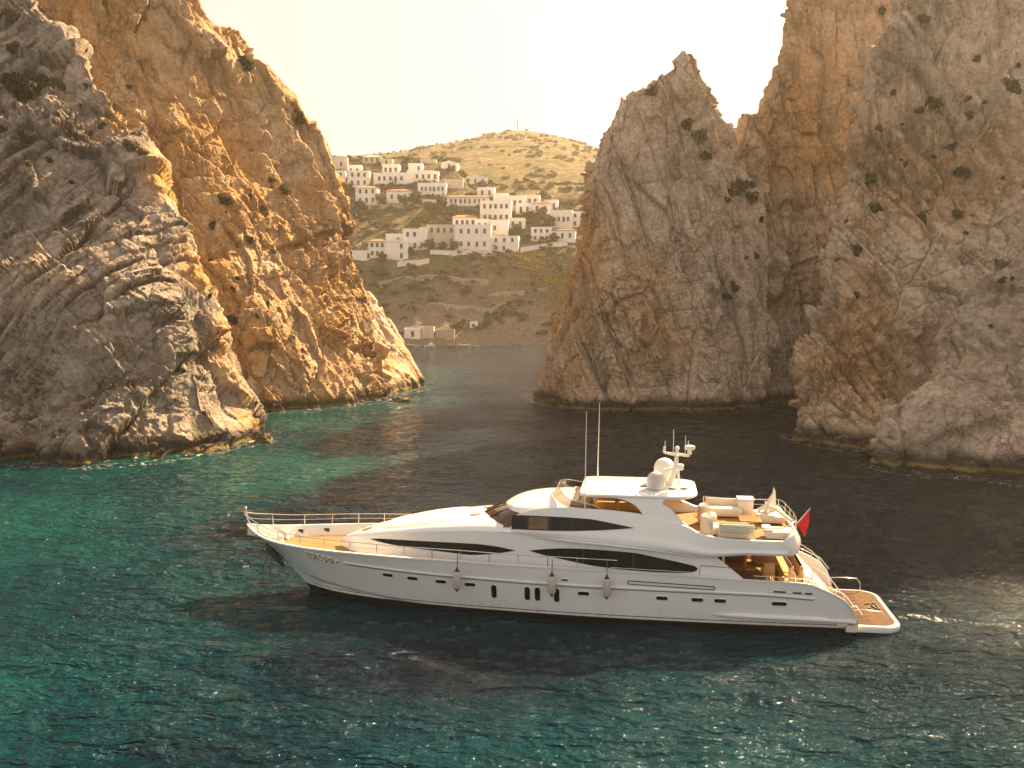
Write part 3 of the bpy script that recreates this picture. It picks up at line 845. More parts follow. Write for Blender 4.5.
def hull_pt(s, z_or_k, absz=False):
    """s 0..1 along, k 0..1 from the waterline to the sheer"""
    xd = s * XE
    zt = zd(xd)
    k = z_or_k / zt if absz else z_or_k
    z = zt * k
    xs = xst(z)
    x = xs + s * (XE - xs)
    x0 = 3.3 + s * (XE - 3.3)
    B0 = bw(x0); B1 = bd(xd)
    p = 1.25 - 0.55 * np.clip(s * 1.8, 0, 1)
    kk = np.clip(k, 0, 1)
    b = B0 + (B1 - B0) * kk ** p
    b = np.where(k < 0, B0 * (1 + k * 1.2), b)
    # spray chine forward
    zc = np.interp(x, [2.4, 4, 6, 9, 12, 14], [1.05, 0.86, 0.62, 0.34, 0.12, 0.02])
    f = np.clip((x - 2.5) / 2.0, 0, 1) * np.clip((14 - x) / 3.0, 0, 1)
    b = b - 0.13 * f * np.clip((zc - z) / 0.10, 0, 1) * np.clip(k * 5, 0, 1)
    return x, b, z

SS = np.linspace(0, 1, 150) ** 1.35
def hull_y(x, z):
    """half breadth of the hull at x, z (search along s)"""
    lo, hi = 0.0, 1.0
    for _ in range(40):
        m = (lo + hi) / 2
        if hull_pt(m, z, True)[0] < x: lo = m
        else: hi = m
    return float(hull_pt(lo, z, True)[1])

mb = MB()
ks = np.concatenate([np.linspace(0.0, 1, 26)])
S, K = np.meshgrid(SS, ks, indexing='ij')
zmin = 0.30
Zabs = zmin + (zd(S * XE) - zmin) * K
x, b, z = hull_pt(S, Zabs, True)
for sg in (-1, 1):
    mb.grid(np.stack([x, sg * b, z], -1))
# transom of the quarters
mb.build('hull', HULLM, YA, 30)
mb = MB()
Zb = np.linspace(-0.55, 0.30, 7)
S, Zz = np.meshgrid(SS, Zb, indexing='ij')
x, b, z = hull_pt(S, Zz, True)
for sg in (-1, 1): mb.grid(np.stack([x, sg * b, z], -1))
mb.build('bottom_paint', BLACK, YA, 30)
def strake(name, zfun, x0, x1, h, out, m, n=60):
    for sg in (-1, 1):
        mb = MB(); rows = []
        for xx in np.linspace(x0, x1, n):
            zc = zfun(xx)
            y0 = hull_y(xx, zc - h); y1 = hull_y(xx, zc + h)
            rows.append([(xx, sg * (y0 - .01), zc - h), (xx, sg * (y0 + out), zc - h * .6), (xx, sg * (y1 + out), zc + h * .6), (xx, sg * (y1 - .01), zc + h)])
        mb.grid(rows); mb.build(name, m, YA, 40)
zrub = pch([5.6, 11.4, 17.3, 24.2, 26.9], [2.10, 1.87, 1.75, 1.74, 1.62])
strake('rub_rail', lambda X: float(zrub(X)), 5.8, 26.9, 0.045, 0.06, GEL)
strake('rub_rail_shadow_strip', lambda X: float(zrub(X)) - 0.075, 6.0, 26.8, 0.016, 0.012, RUBBER)
strake('waterline_stripe', lambda X: 0.43, 3.6, 28.6, 0.022, 0.008, BLACK, 80)
# spray rail near the stern
for sg in (-1, 1):
    mb = MB(); rows = []
    for xx in np.linspace(22.6, 28.6, 24):
        w = 0.16 * math.sin(min(1, (xx - 22.6) / 1.6) * math.pi / 2)
        zc = 0.72 - 0.012 * (xx - 22.6)
        y0 = hull_y(xx, zc)
        rows.append([(xx, sg * (y0 - .01), zc + w * .9), (xx, sg * (y0 + w), zc + .02), (xx, sg * (y0 + w * .9), zc - .05), (xx, sg * (hull_y(xx, zc - .12) - .01), zc - .12)])
    mb.grid(rows); mb.build('spray_rail', GEL, YA, 40)

# ---- bulwark cap, inner bulwark, decks
def inner(x): return np.maximum(bd(x) - 0.13, 0.01)
def inner_at(x, z): return max(min(float(inner(x)), hull_y(x, min(z, float(zd(x)) - .01)) - .11), 0.01)
DK = pch([0, 2, 6, 12, 18, 22, 23, 26.7], [2.62, 2.33, 2.22, 2.16, 2.05, 1.95, 1.75, 1.72])
xs_ = np.linspace(0.02, 28.66, 120)
mb = MB()
for sg in (-1, 1):
    G = [[(X, sg * (bd(X) + .015), zd(X) - .05), (X, sg * (bd(X) + .02), zd(X) + .02), (X, sg * (bd(X) - .06), zd(X) + .035), (X, sg * inner(X), zd(X) + .02), (X, sg * inner(X), zd(X) - .05)] for X in xs_]
    mb.grid(np.array(G, float))
mb.build('bulwark_cap', GEL, YA, 50)
mb = MB()
for sg in (-1, 1):
    G = []
    for X in xs_:
        z1 = float(zd(X)) - .03; z0 = min(float(DK(X)) if X < 26.7 else .4, z1 - .02) - .02
        G.append([(X, sg * inner_at(X, z), z) for z in np.linspace(z1, z0, 6)])
    mb.grid(np.array(G, float))
mb.build('inner_bulwark', GEL2, YA, 50)
mb = MB()
xd_ = np.linspace(0.4, 26.7, 90)
G = [[(X, inner_at(X, float(DK(X))) * t, float(DK(X)) + .03 * (1 - t * t)) for t in np.linspace(-1, 1, 9)] for X in xd_]
mb.grid(np.array(G, float))
mb.build('teak_deck', TEAK, YA, 50)

# ---- main deckhouse
wb = pch([4.9, 5.3, 6, 7, 8.5, 11, 13, 15, 17, 19, 22.5, 24.2], [.06, .45, .98, 1.42, 1.84, 2.22, 2.42, 2.62, 2.82, 2.95, 3.0, 2.98])
ze = pch([4.9, 5.3, 6.7, 8.1, 10.6, 12.4, 14, 16, 18, 20, 21, 22.7, 24.2], [2.60, 2.78, 3.10, 3.42, 3.70, 3.83, 3.80, 3.74, 3.66, 3.54, 3.44, 3.30, 3.3])
zc_ = pch([4.9, 5.3, 6.3, 8.2, 9.8, 10.8, 12, 13.4], [2.62, 2.84, 3.22, 3.66, 3.98, 4.11, 4.25, 4.32])
def house_y(x, z):
    zb = float(DK(x)) - .05
    return float(wb(x)) - 0.16 * np.clip((z - zb) / (float(ze(x)) - zb), 0, 1.2)
xh = np.concatenate([4.9 + (np.linspace(0, 1, 30) ** 1.6) * 3.6, np.linspace(8.6, 22.7, 60)])
mb = MB()
for sg in (-1, 1):
    rows = []
    for i, X in enumerate(xh):
        zb = float(DK(X)) - .05
        rows.append([(X, sg * house_y(X, zb + (float(ze(X)) - zb) * t), zb + (float(ze(X)) - zb) * t) for t in np.linspace(0, 1, 8)])
    # slanted after edge that runs down to the cockpit coaming
    rows.append([(22.7 + 1.75 * (1 - t) ** 1.0, sg * house_y(22.7, float(DK(22.7)) + t * 1.3), 1.95 + t * (3.30 - 1.95)) for t in np.linspace(0, 1, 8)])
    mb.grid(rows)
mb.build('deckhouse_side', GEL, YA, 30)
mb = MB()
rows = []
xr = np.concatenate([4.9 + (np.linspace(0, 1, 34) ** 1.5) * 3.6, np.linspace(8.6, 13.3, 26)])
for X in xr:
    w = house_y(X, float(ze(X))); r = []
    for t in np.linspace(-1, 1, 33):
        a = abs(t)
        zz = float(ze(X)) + (float(zc_(X)) - float(ze(X))) * max(0.0, 1 - a ** 3.2) ** 0.62
        r.append((X, t * w, zz))
    rows.append(r)
mb.grid(rows)
mb.build('coachroof', GEL, YA, 28)
# raised sun pad line on the coachroof and two hatches
def roof_z(X, y):
    w = house_y(X, float(ze(X)))
    return float(ze(X)) + (float(zc_(X)) - float(ze(X))) * max(0.0, 1 - min(1, abs(y) / w) ** 3.2) ** 0.62
mb = MB()
rows = []
for X in np.linspace(7.2, 11.2, 30):
    e = min(1, (X - 7.2) / .5, (11.2 - X) / .5); e = math.sqrt(max(e, 0))
    hw = min(1.45, house_y(X, float(ze(X))) - .35) * (0.75 + .25 * e)
    rows.append([(X, y, roof_z(X, y) + 0.07 * e * (1 - (abs(y) / hw) ** 10) + .004) for y in np.linspace(-hw, hw, 21)])
mb.grid(rows)
mb.build('foredeck_sun_pad', GEL2, YA, 40)
for hx, hy in ((6.35, -.35), (11.75, -.75), (12.15, .7)):
    mb = MB(); n = 20; top = []
    for k in range(n):
        a = 2 * math.pi * k / n
        px, py = hx + .27 * math.cos(a), hy + .17 * math.sin(a)
        top.append((px, py, roof_z(px, py) + .02))
    o = len(mb.V); mb.V.extend(top + [(hx, hy, roof_z(hx, hy) + .05)]); mb.F.extend([(k, (k + 1) % n, n) for k in range(n)])
    mb.build('deck_hatch', WOOD, YA, 40)

def side_glass(name, top, bot, yf, x0, x1, out=0.018, n=60, m=GLASS, parent=YA, sides=(-1, 1), nz=6):
    """glass set into a wall whose half breadth is yf(x, z)"""
    res = []
    for i, sg in enumerate(sides):
        mb = MB(); rows = []
        for X in np.linspace(x0, x1, n):
            a, b_ = float(top(X)), float(bot(X))
            rows.append([(X, sg * (yf(X, b_ + (a - b_) * t) + out), b_ + (a - b_) * t) for t in np.linspace(0, 1, nz)])
        mb.grid(rows)
        res.append(mb.build(name, m, parent[sides.index(sg) if len(sides) == len(parent) else 0] if isinstance(parent, list) else parent, 40))
    return res
w1t = pch([6.75, 7.3, 8.4, 9.8, 11.2, 12.1, 13.0, 13.9], [2.985, 3.06, 3.13, 3.18, 3.22, 3.23, 3.18, 3.06])
w1b = pch([6.75, 7.3, 8.4, 9.5, 10.6, 11.7, 12.9, 13.9], [2.97, 2.91, 2.84, 2.80, 2.76, 2.72, 2.84, 3.05])
g = side_glass('forward_window', w1t, w1b, house_y, 6.75, 13.9)
w2t = pch([14.56, 15.2, 16.0, 17.0, 17.7, 19.0, 20.4, 21.5, 21.9, 21.97], [3.10, 3.20, 3.29, 3.335, 3.335, 3.30, 3.10, 2.90, 2.80, 2.72])
w2b = pch([14.56, 15.2, 16.15, 17.7, 19, 20.2, 21.0, 21.5, 21.9, 21.97], [3.09, 2.95, 2.80, 2.60, 2.53, 2.50, 2.51, 2.53, 2.62, 2.71])
g = side_glass('saloon_window', w2t, w2b, house_y, 14.56, 21.97)
def bars(name, xs, top, bot, yf, parent, m=RUBBER, w=0.05):
    for X in xs:
        side_glass(name, top, bot, yf, X - w, X + w, 0.026, 2, m, parent)
bars('window_mullion', (17.0, 19.2), w2t, w2b, house_y, g)
# raised arc over the saloon window
mb = MB()
for sg in (-1, 1):
    rows = []
    for X in np.linspace(14.4, 22.7, 60):
        zz = float(ze(X)) - 0.03; e = min(1, (X - 14.4) / 2.0, (22.75 - X) / 1.0)
        y0 = house_y(X, zz)
        rows.append([(X, sg * (y0 - .01), zz + .02), (X, sg * (y0 + .20 * e), zz - .0), (X, sg * (y0 + .20 * e), zz - .05), (X, sg * (y0 - .01), zz - .14)])
    mb.grid(rows)
mb.build('side_eyebrow', GEL, YA, 40)

# ---- upper body: wall from the eyebrow up to pilothouse windows and flybridge coaming, round the stern
wl_ = pch([12.3, 14, 16, 19, 22, 25, 25.6], [2.10, 2.38, 2.62, 2.86, 3.02, 3.02, 2.98])
wc_ = pch([12.3, 13.6, 14.5, 16.3, 19.7, 21.5, 22.2, 24, 25.6], [1.95, 2.12, 2.20, 2.28, 2.38, 2.62, 2.82, 2.95, 2.92])
zt_ = pch([12.3, 13.0, 13.6, 14.0, 16.3, 18, 19.65, 21.5, 22.2, 23.8, 25.4, 25.6], [3.88, 3.99, 4.02, 4.68, 5.06, 5.0, 4.86, 4.47, 4.17, 4.05, 4.05, 4.06])
def zlow(x): return float(ze(min(x, 22.7))) if x < 22.7 else float(np.interp(x, [22.7, 24, 25.6], [3.30, 3.44, 3.44]))
def up_y(x, z):
    a, b_ = zlow(x), float(zt_(x))
    t = np.clip((z - a) / max(b_ - a, .05), 0, 1)
    return float(wl_(x)) + (float(wc_(x)) - float(wl_(x))) * t ** 1.15 + 0.06 * math.sin(min(1, t * 3) * math.pi)
NP = 12
def up_section(X, sg):
    a, b_ = zlow(X), float(zt_(X))
    return [(X, sg * up_y(X, a + (b_ - a) * t), a + (b_ - a) * t) for t in np.linspace(0, 1, NP)]
near = [up_section(X, -1) for X in np.concatenate([np.linspace(12.3, 16.3, 50), np.linspace(16.4, 25.6, 60)])]
far = [up_section(X, 1) for X in np.concatenate([np.linspace(12.3, 16.3, 50), np.linspace(16.4, 25.6, 60)])]
stern = []
for a in np.linspace(-90, 90, 41)[1:-1]:
    ca, sa = math.cos(R(a)), math.sin(R(a))
    ce = abs(ca) ** 0.75
    col = []
    for t in np.linspace(0, 1, NP):
        yl, yt = 2.98, 2.92
        rise = 0.30 * math.exp(-((abs(a) - 62) / 22.0) ** 2)
        z0, z1 = 3.44 + .06 * ce, 4.06 + rise
        bul = 0.10 * math.sin(math.pi * t)
        xx = 25.6 + (0.92 + bul - 0.12 * t) * ce
        col.append((xx, (yl + (yt - yl) * t + bul * .5) * sa, z0 + (z1 - z0) * t))
    stern.append(col)
mb = MB(); mb.grid(near + stern + far[::-1])
mb.build('flybridge_side', GEL, YA, 30)
# inner skin and top edge of that bulwark, from the brow aft
def inset(col, d):
    p = np.array(col[-1]); q = p.copy()
    q[1] = p[1] - math.copysign(min(d, abs(p[1])), p[1])
    if p[0] > 25.6: q[0] = p[0] - d * 1.0
    return p, q
path = [c for c in near if c[0][0] >= 16.2] + stern + [c for c in far[::-1] if c[0][0] >= 16.2]
rows = []
for c in path:
    p, q = inset(c, 0.13)
    rows.append([tuple(p), (*(p * .5 + q * .5)[:2], p[2] + .03), tuple(q), (q[0], q[1] * .985, 3.9)])
mb = MB(); mb.grid(rows)
mb.build('flybridge_coaming', GEL2, YA, 50)
mb = MB()
mb.slab([(16.2, -2.2), (19.7, -2.28), (21.6, -2.55), (22.4, -2.8), (25.5, -2.85), (26.1, -2.2), (26.35, -1.2), (26.4, 0), (26.35, 1.2), (26.1, 2.2), (25.5, 2.85), (22.4, 2.8), (21.6, 2.55), (19.7, 2.28), (16.2, 2.2)], 3.86, 3.93)
mb.build('flybridge_deck', TEAK, YA, 30)
mb = MB()
mb.slab([(22.4, -2.9), (25.6, -2.9), (26.2, -2.2), (26.4, -1.2), (26.45, 0), (26.4, 1.2), (26.2, 2.2), (25.6, 2.9), (22.4, 2.9)], 3.50, 3.56)
mb.build('cockpit_ceiling', CREAM, YA, 30)

WSG = simple('amber_reflection_windscreen', (0.10, 0.06, 0.022), 0.07, var=0.35, scale=1.2, spec=0.5)  # brown base colour carries the amber reflection in the glass
# ---- pilothouse: windscreen, side windows, brow
def arc(ctrl, n):
    c = catmull(np.array(ctrl, float), n, 0); return c
base = arc([(13.75, -2.13, 4.0), (12.95, -1.85, 4.02), (12.35, -1.2, 4.10), (12.08, -.5, 4.19), (12.03, 0, 4.21), (12.08, .5, 4.19), (12.35, 1.2, 4.10), (12.95, 1.85, 4.02), (13.75, 2.13, 4.0)], 49)
topc = arc([(14.35, -2.10, 4.66), (13.85, -1.72, 4.68), (13.5, -1.1, 4.70), (13.36, -.5, 4.70), (13.33, 0, 4.70), (13.36, .5, 4.70), (13.5, 1.1, 4.70), (13.85, 1.72, 4.68), (14.35, 2.10, 4.66)], 49)
mb = MB(); mb.grid(np.stack([base + (topc - base) * t + np.array([-.05 * math.sin(math.pi * t), 0, .03 * math.sin(math.pi * t)]) for t in np.linspace(0, 1, 8)]))
ws = mb.build('windscreen', WSG, YA, 60)
for i in (12, 20, 28, 36):
    mb = MB(); mb.tube([base[i] + np.array([-.02, 0, .02]), (base[i] + topc[i]) / 2 + np.array([-.07, 0, .05]), topc[i]], .022, 6); mb.build('windscreen_mullion', RUBBER, ws)
def pil_y(x, z): return up_y(max(x, 14.0), z)
ptop = pch([13.72, 14.3, 16, 17.2, 17.8, 18.6, 19.2], [4.60, 4.64, 4.66, 4.63, 4.56, 4.44, 4.345])
pbot = pch([13.72, 14.3, 16, 17.2, 18.2, 19.2], [4.02, 4.03, 4.08, 4.14, 4.23, 4.335])
pg = side_glass('pilothouse_window', ptop, pbot, pil_y, 13.72, 19.2)
bars('window_mullion', (14.42, 15.45, 16.5), ptop, pbot, pil_y, pg, w=.06)
side_glass('lit_view_pane', lambda X: float(ptop(X)) - .05, lambda X: float(pbot(X)) + .04, pil_y, 14.5, 15.38, 0.024, 4, AMBER, pg, sides=(-1,))  # pane coloured for the sunlit far side seen through the glass
wbr = pch([13.12, 13.2, 13.4, 13.75, 14.5, 16.35], [.02, .55, 1.15, 1.72, 2.20, 2.30])
zbr = pch([13.12, 13.5, 14.1, 15.35, 16.35], [4.72, 4.90, 5.08, 5.26, 5.28])
mb = MB(); rows = []
for X in np.concatenate([13.12 + np.linspace(0, 1, 24) ** 1.8 * .9, np.linspace(14.1, 16.35, 22)]):
    w = float(wbr(X)); r = [(X, -w * .94, 4.64)]
    for t in np.linspace(-1, 1, 35):
        a = abs(t)
        r.append((X, t * w, 4.68 + (float(zbr(X)) - 4.68) * max(0., 1 - a ** 3.0) ** 0.55))
    r.append((X, w * .94, 4.64)); rows.append(r)
mb.grid(rows)
mb.build('brow_roof', GEL, YA, 28)

# ---- flybridge screen, helm, seats
scr = arc([(17.6, -2.28, 5.03), (16.3, -2.2, 5.10), (15.75, -1.6, 5.20), (15.45, -.8, 5.26), (15.4, 0, 5.28), (15.45, .8, 5.26), (15.75, 1.6, 5.20), (16.3, 2.2, 5.10), (17.6, 2.28, 5.03)], 40)
TINT = simple("smoked_acrylic", (0.25, 0.20, 0.16), 0.05, var=0.05, trans=0.85, ior=1.1)
mb = MB(); hgt = np.array([0.06 + 0.38 * math.sin(math.pi * i / 39) ** .6 for i in range(40)])
upv = scr.copy(); upv[:, 2] += hgt; upv[:, 0] += hgt * 0.55; upv[:, 1] *= 0.97
mb.grid(np.stack([scr, (scr + upv) / 2, upv]))
fs = mb.build('flybridge_windscreen', TINT, YA, 60)
mb = MB(); mb.tube(list(upv), .02, 6); mb.build('screen_rail', STEEL, fs)
mb = MB(); mb.box((16.75, -.2, 4.55), (.9, 3.2, 1.1), bev=.12); mb.box((16.45, -.2, 5.08), (.5, 2.6, .18), bev=.07, ry=-.3)
hc = mb.build('helm_console', CREAM, YA, 40)
mb = MB(); wc = [(17.24 + .05 * math.cos(a), -.7 + .24 * math.cos(a), 4.86 + .24 * math.sin(a)) for a in np.linspace(0, 2 * math.pi, 24, endpoint=False)]
mb.tube(wc, .022, 6, closed=True); mb.build('steering_wheel', RUBBER, hc)
for y in (-.7, .3):
    mb = MB(); mb.box((18.1, y, 4.45), (.6, .62, .16), bev=.06); mb.box((18.38, y, 4.80), (.16, .62, .75), bev=.06); mb.lathe([(.09, 0), (.07, .45)], (18.1, y, 3.93), 12)
    mb.build('helm_seat', TANC, YA, 40)
mb = MB()
mb.box((18.0, -1.75, 4.35), (2.9, .62, .35), bev=.08); mb.box((18.0, -2.02, 4.66), (2.9, .16, .45), bev=.06); mb.box((19.3, -1.2, 4.35), (.6, 1.0, .35), bev=.08)
mb.build('flybridge_settee', TANC, YA, 40)
mb = MB()
mb.box((18.6, 1.7, 4.35), (2.6, .7, .45), bev=.08); mb.box((18.6, 2.0, 4.75), (2.6, .16, .5), bev=.06)
mb.build('flybridge_settee', TANC, YA, 40)
mb = MB(); mb.tube([(x_, -2.19, z_) for x_, z_ in ((16.5, 5.0), (17.6, 4.97), (18.6, 4.90), (19.6, 4.80))], .05, 8)
mb.build('coaming_trim', WOOD, YA, 40)

# ---- hardtop on swept side wings
def rrect(x0, x1, hw, rf, ra, n=8):
    out = []
    for cx, cy, r, a0 in ((x1 - ra, hw - ra, ra, 0), (x0 + rf, hw - rf, rf, 90), (x0 + rf, -hw + rf, rf, 180), (x1 - ra, -hw + ra, ra, 270)):
        for k in range(n + 1):
            a = R(a0 + 90.0 * k / n); out.append((cx + r * math.cos(a), cy + r * math.sin(a)))
    return out
def top_crown(x, y): return 5.70 + .09 * (1 - (y / 2.15) ** 2) - .03 * ((x - 19.3) / 2.7) ** 2
mb = MB()
ol = [rrect(16.72 + i, 22.0 - i, 2.12 - i, .5, 1.05) for i in (.10, .02, 0, .03, .12, .5, 1.0)]
zz = [-.20, -.16, -.08, -.02, 0, 0, 0]
G = np.array([[(px, py, top_crown(px, py) + zz[j]) for px, py in ol[j]] for j in range(len(ol))])
mb.grid(G, True); n = len(ol[0])
mb.F.append(tuple(range(n))[::-1]); mb.F.append(tuple((len(ol) - 1) * n + k for k in range(n)))
ht = mb.build('hardtop', GEL, YA, 30)
wing = arc([(17.0, 5.56), (18.2, 5.54), (18.9, 5.42), (19.35, 5.16), (19.66, 4.84), (20.4, 4.70), (21.52, 4.40), (21.15, 4.78), (20.75, 5.16), (20.42, 5.36), (20.6, 5.55), (21.1, 5.60)], 46)
wing = [(float(a), float(b_)) for a, b_ in wing]
wing += [(20.5, 5.64), (19.0, 5.64), (17.6, 5.62)]
for sg in (-1, 1):
    mb = MB()
    mb.plate(wing, lambda x, z: sg * (2.08 + (5.6 - z) * .40), lambda x, z: sg * (1.86 + (5.6 - z) * .36))
    mb.build('hardtop_wing', GEL if sg < 0 else CREAM, YA, 30)  # far wing painted golden for the light bounced onto its inner face

# domes, mast, aerials
def dome(x, y, z, r, h, m, name):
    mb = MB()
    prof = [(r * .62, 0), (r * .80, .03), (r * .98, .10), (r, .22)] + [(r * math.cos(a), h - r + r * math.sin(a)) for a in np.linspace(0, 1.45, 10)] + [(.02, h)]
    mb.lathe(prof, (x, y, z), 28)
    o = mb.build(name, m, YA, 40)
    mb = MB(); mb.lathe([(r * .72, 0), (r * .72, .035)], (x, y, z + .05), 24); mb.build('dome_base_ring', RUBBER, o)
    return o
dome(20.14, -.95, 5.70, .42, .86, RADOME, 'satellite_dome')
mb = MB(); mb.lathe([(.22, 0), (.16, .1), (.14, .22)], (20.55, .75, 5.72), 16); mb.build('dome_pedestal', GEL2, YA, 40)
dome(20.55, .75, 5.92, .49, .98, RADOMEW, 'satellite_dome')
MX = 21.05
mb = MB()
mb.tube([(MX - .28, 0, 5.72), (MX - .05, 0, 6.35), (MX + .02, 0, 6.9), (MX + .05, 0, 7.4)], [.15, .12, .10, .07], 10)
mb.tube([(MX + .15, 0, 5.74), (MX + .12, 0, 6.5)], .055, 8)
mb.tube([(MX - .55, 0, 7.28), (MX - .2, 0, 7.22), (MX + .25, 0, 7.2), (MX + .6, 0, 7.15)], [.05, .07, .07, .06], 8)
mb.tube([(MX + .05, -.45, 7.2), (MX + .05, .45, 7.2)], .05, 8)
mb.box((MX + .14, 0, 6.62), (.42, .3, .28), bev=.06)
mb.tube([(MX - .55, 0, 7.28), (MX - .52, 0, 7.55)], .06, 8)
mast = mb.build('radar_mast', GEL2, YA, 40)
mb = MB(); mb.lathe([(.07, 0), (.10, .05), (.10, .22), (.22, .25), (.25, .33), (.22, .42), (.05, .46)], (MX + .62, 0, 7.2), 18); mb.tube([(MX + .55, 0, 7.66), (MX + .55, 0, 7.86)], .025, 6)
mb.build('radar_scanner', RADOMEW, mast, 40)
mb = MB(); mb.box((MX - .1, .12, 6.55), (1.5, .14, .12), bev=.04, rz=.9); mb.build('open_array_radar', RADOMEW, mast, 40)
mb = MB(); mb.lathe([(.05, 0), (.11, .06), (.09, .16), (.02, .2)], (MX + .05, 0, 7.4), 12); mb.build('masthead_light', RADOMEW, mast)
for dx, dy, z0, z1, r in ((-.12, 0, 7.3, 8.36, .022), (.42, .0, 7.2, 8.08, .018), (-.5, 0, 7.5, 7.82, .02)):
    mb = MB(); mb.tube([(MX + dx, dy, z0), (MX + dx, dy, z1)], r, 6); mb.build('aerial', GEL2, mast)
mb = MB(); mb.tube([(17.02, -2.28, 5.0), (17.02, -2.26, 5.6), (17.05, -2.2, 9.40)], [.035, .026, .012], 8); mb.build('whip_aerial', GEL2, YA)
mb = MB(); mb.tube([(17.36, 1.9, 5.7), (17.36, 1.9, 6.3), (17.42, 1.95, 9.33)], [.035, .026, .012], 8); mb.build('whip_aerial', GEL2, YA)
for hx, hy in ((20.9, -1.0), (19.6, -.6), (21.4, -.9)):
    mb = MB(); mb.box((hx, hy, 5.80), (.34, .07, .05), bev=.015); mb.tube([(hx, hy, 5.72), (hx, hy, 5.8)], .04, 6); mb.build('deck_horn', RUBBER, YA)

# ---- rails
def rail(path_fn, xs, heights, posts, name, r=.02, yoff=0.06):
    mb = MB()
    for h in heights:
        mb.tube([path_fn(X, h) for X in xs], r, 6)
    o = mb.build(name, STEEL, YA, 60)
    for X in posts:
        p = MB(); p.tube([path_fn(X, -0.01), path_fn(X, heights[0] if np.isscalar(heights[0]) else 0)], r * .95, 6); p.build('stanchion', STEEL, o, 60)
    return o
hr = pch([0, .8, 1.6, 2.4, 4, 10, 18.5], [.55, .55, .52, .50, .50, .48, .46])
def sheer_path(sg):
    def f(X, h):
        hh = float(hr(X)) * h
        return (X - .12 * h * max(0, 1 - X / 2), sg * (float(bd(X)) - .06 + .05 * h), float(zd(X)) + .03 + hh)
    return f
postx = [1.0] + list(np.arange(2.35, 18.6, 1.31))
rail(sheer_path(-1), np.linspace(.12, 18.5, 60), [1.0], postx, 'side_rail')
rail(sheer_path(1), np.linspace(.12, 18.5, 60), [1.0], postx, 'side_rail')
mb = MB()
for sg in (-1, 1):
    mb.tube([sheer_path(sg)(X, .52) for X in np.linspace(.12, 8, 30)], .013, 6)
mb.tube([sheer_path(-1)(.12, 1.0), (-.14, 0, 3.74), sheer_path(1)(.12, 1.0)], .02, 6)
mb.tube([(.1, 0, 3.15), (-.02, 0, 3.75), (-.05, 0, 3.92)], .03, 6)
mb.tube([(.15, 0, 3.16), (-.14, 0, 3.72)], .02, 6)
mb.lathe([(.02, 0), (.06, .03), (.06, .10), (.02, .13)], (-.05, 0, 3.9), 10)
mb.build('pulpit', STEEL, YA, 60)
# foredeck gear
mb = MB(); mb.box((.8, 0, 2.64), (.8, .30, .12), bev=.04); mb.build('anchor_roller', STEEL, YA, 40)
for y in (-.3, .3):
    mb = MB(); mb.lathe([(.14, 0), (.16, .08), (.09, .14), (.14, .22), (.10, .28)], (1.9, y, 2.36), 14); mb.build('windlass', STEEL, YA, 40)
for X in (2.3, 3.5, 5.4):
    for sg in (-1, 1):
        yy = sg * (inner_at(X, float(zd(X)) - .2) - .03)
        mb = MB(); mb.box((X, yy, float(zd(X)) - .20), (.28, .05, .17), bev=.02); mb.build('fairlead', RUBBER, YA, 40)
# anchor at the stem with two chains
mb = MB()
for sg in (-1, 1):
    mb.plate([(1.02, 2.05), (1.35, 2.0), (1.75, 1.72), (2.15, 1.25), (2.05, 1.2), (1.5, 1.55), (1.1, 1.85)], lambda x, z: sg * (.02 + max(0, .36 * (x - .9))), lambda x, z: sg * (.12 + max(0, .40 * (x - .9))))
mb.tube([(.98, 0, 2.2), (1.35, 0, 1.75), (1.75, 0, 1.32)], .06, 8)
mb.tube([(1.75, -.3, 1.45), (1.75, .3, 1.45)], .05, 8)
mb.build('anchor', RUBBER, YA, 40)
for (a, b_) in (((1.35, -.12, 1.8), (1.15, -.5, -.3)), ((1.15, -.1, 1.9), (.55, -.3, -.3))):
    mb = MB(); mb.tube([a, b_], .025, 6); mb.build('anchor_chain', ROPE, YA)

# ---- hull openings
def pill(xc, zc, w, h, n=10):
    r = min(w, h) / 2; out = []
    if w >= h:
        cs = ((w / 2 - r, 0, -90), (-w / 2 + r, 0, 90))
    else:
        cs = ((0, h / 2 - r, 0), (0, -h / 2 + r, 180))
    for dx, dz, a0 in cs:
        for k in range(n + 1):
            a = R(a0 + 180.0 * k / n); out.append((xc + dx + r * math.cos(a), zc + dz + r * math.sin(a)))
    return out
def porthole(xc, zc, w, h, name='porthole'):
    for sg in (-1, 1):
        ol_ = pill(xc, zc, w, h); mb = MB()
        n = len(ol_)
        V = [(x, sg * (hull_y(x, z) + .012), z) for x, z in ol_]
        mb.add(V, [tuple(range(n))])
        o = mb.build(name, GLASS, YA)
        mb = MB(); mb.tube([(x, sg * (hull_y(x, z) + .008), z) for x, z in pill(xc, zc, w + .03, h + .03)], .018, 6, closed=True)
        mb.build('porthole_rim', GEL, o, 60)
for xc, zc in ((7.99, 1.68), (9.19, 1.62), (10.54, 1.56), (11.90, 1.51), (17.03, 1.40), (20.45, 1.36), (21.96, 1.36), (22.93, 1.36), (25.41, 1.34)):
    porthole(xc, zc, .50 if xc < 25 else .62, .17)
for xc in (13.0, 14.52, 14.98, 15.84):
    porthole(xc, 1.24, .24, .66)
porthole(16.2, 2.0, .30, .08)
mb = MB(); rr = pill(20.83, 1.985, 3.72, .15, 8)
mb.tube([(x, -(hull_y(x, z - .025 * (x - 20.8)) + .012), z - .025 * (x - 20.8)) for x, z in rr], .02, 6, closed=True)
mb.build('engine_room_air_intake', RUBBER, YA, 60)
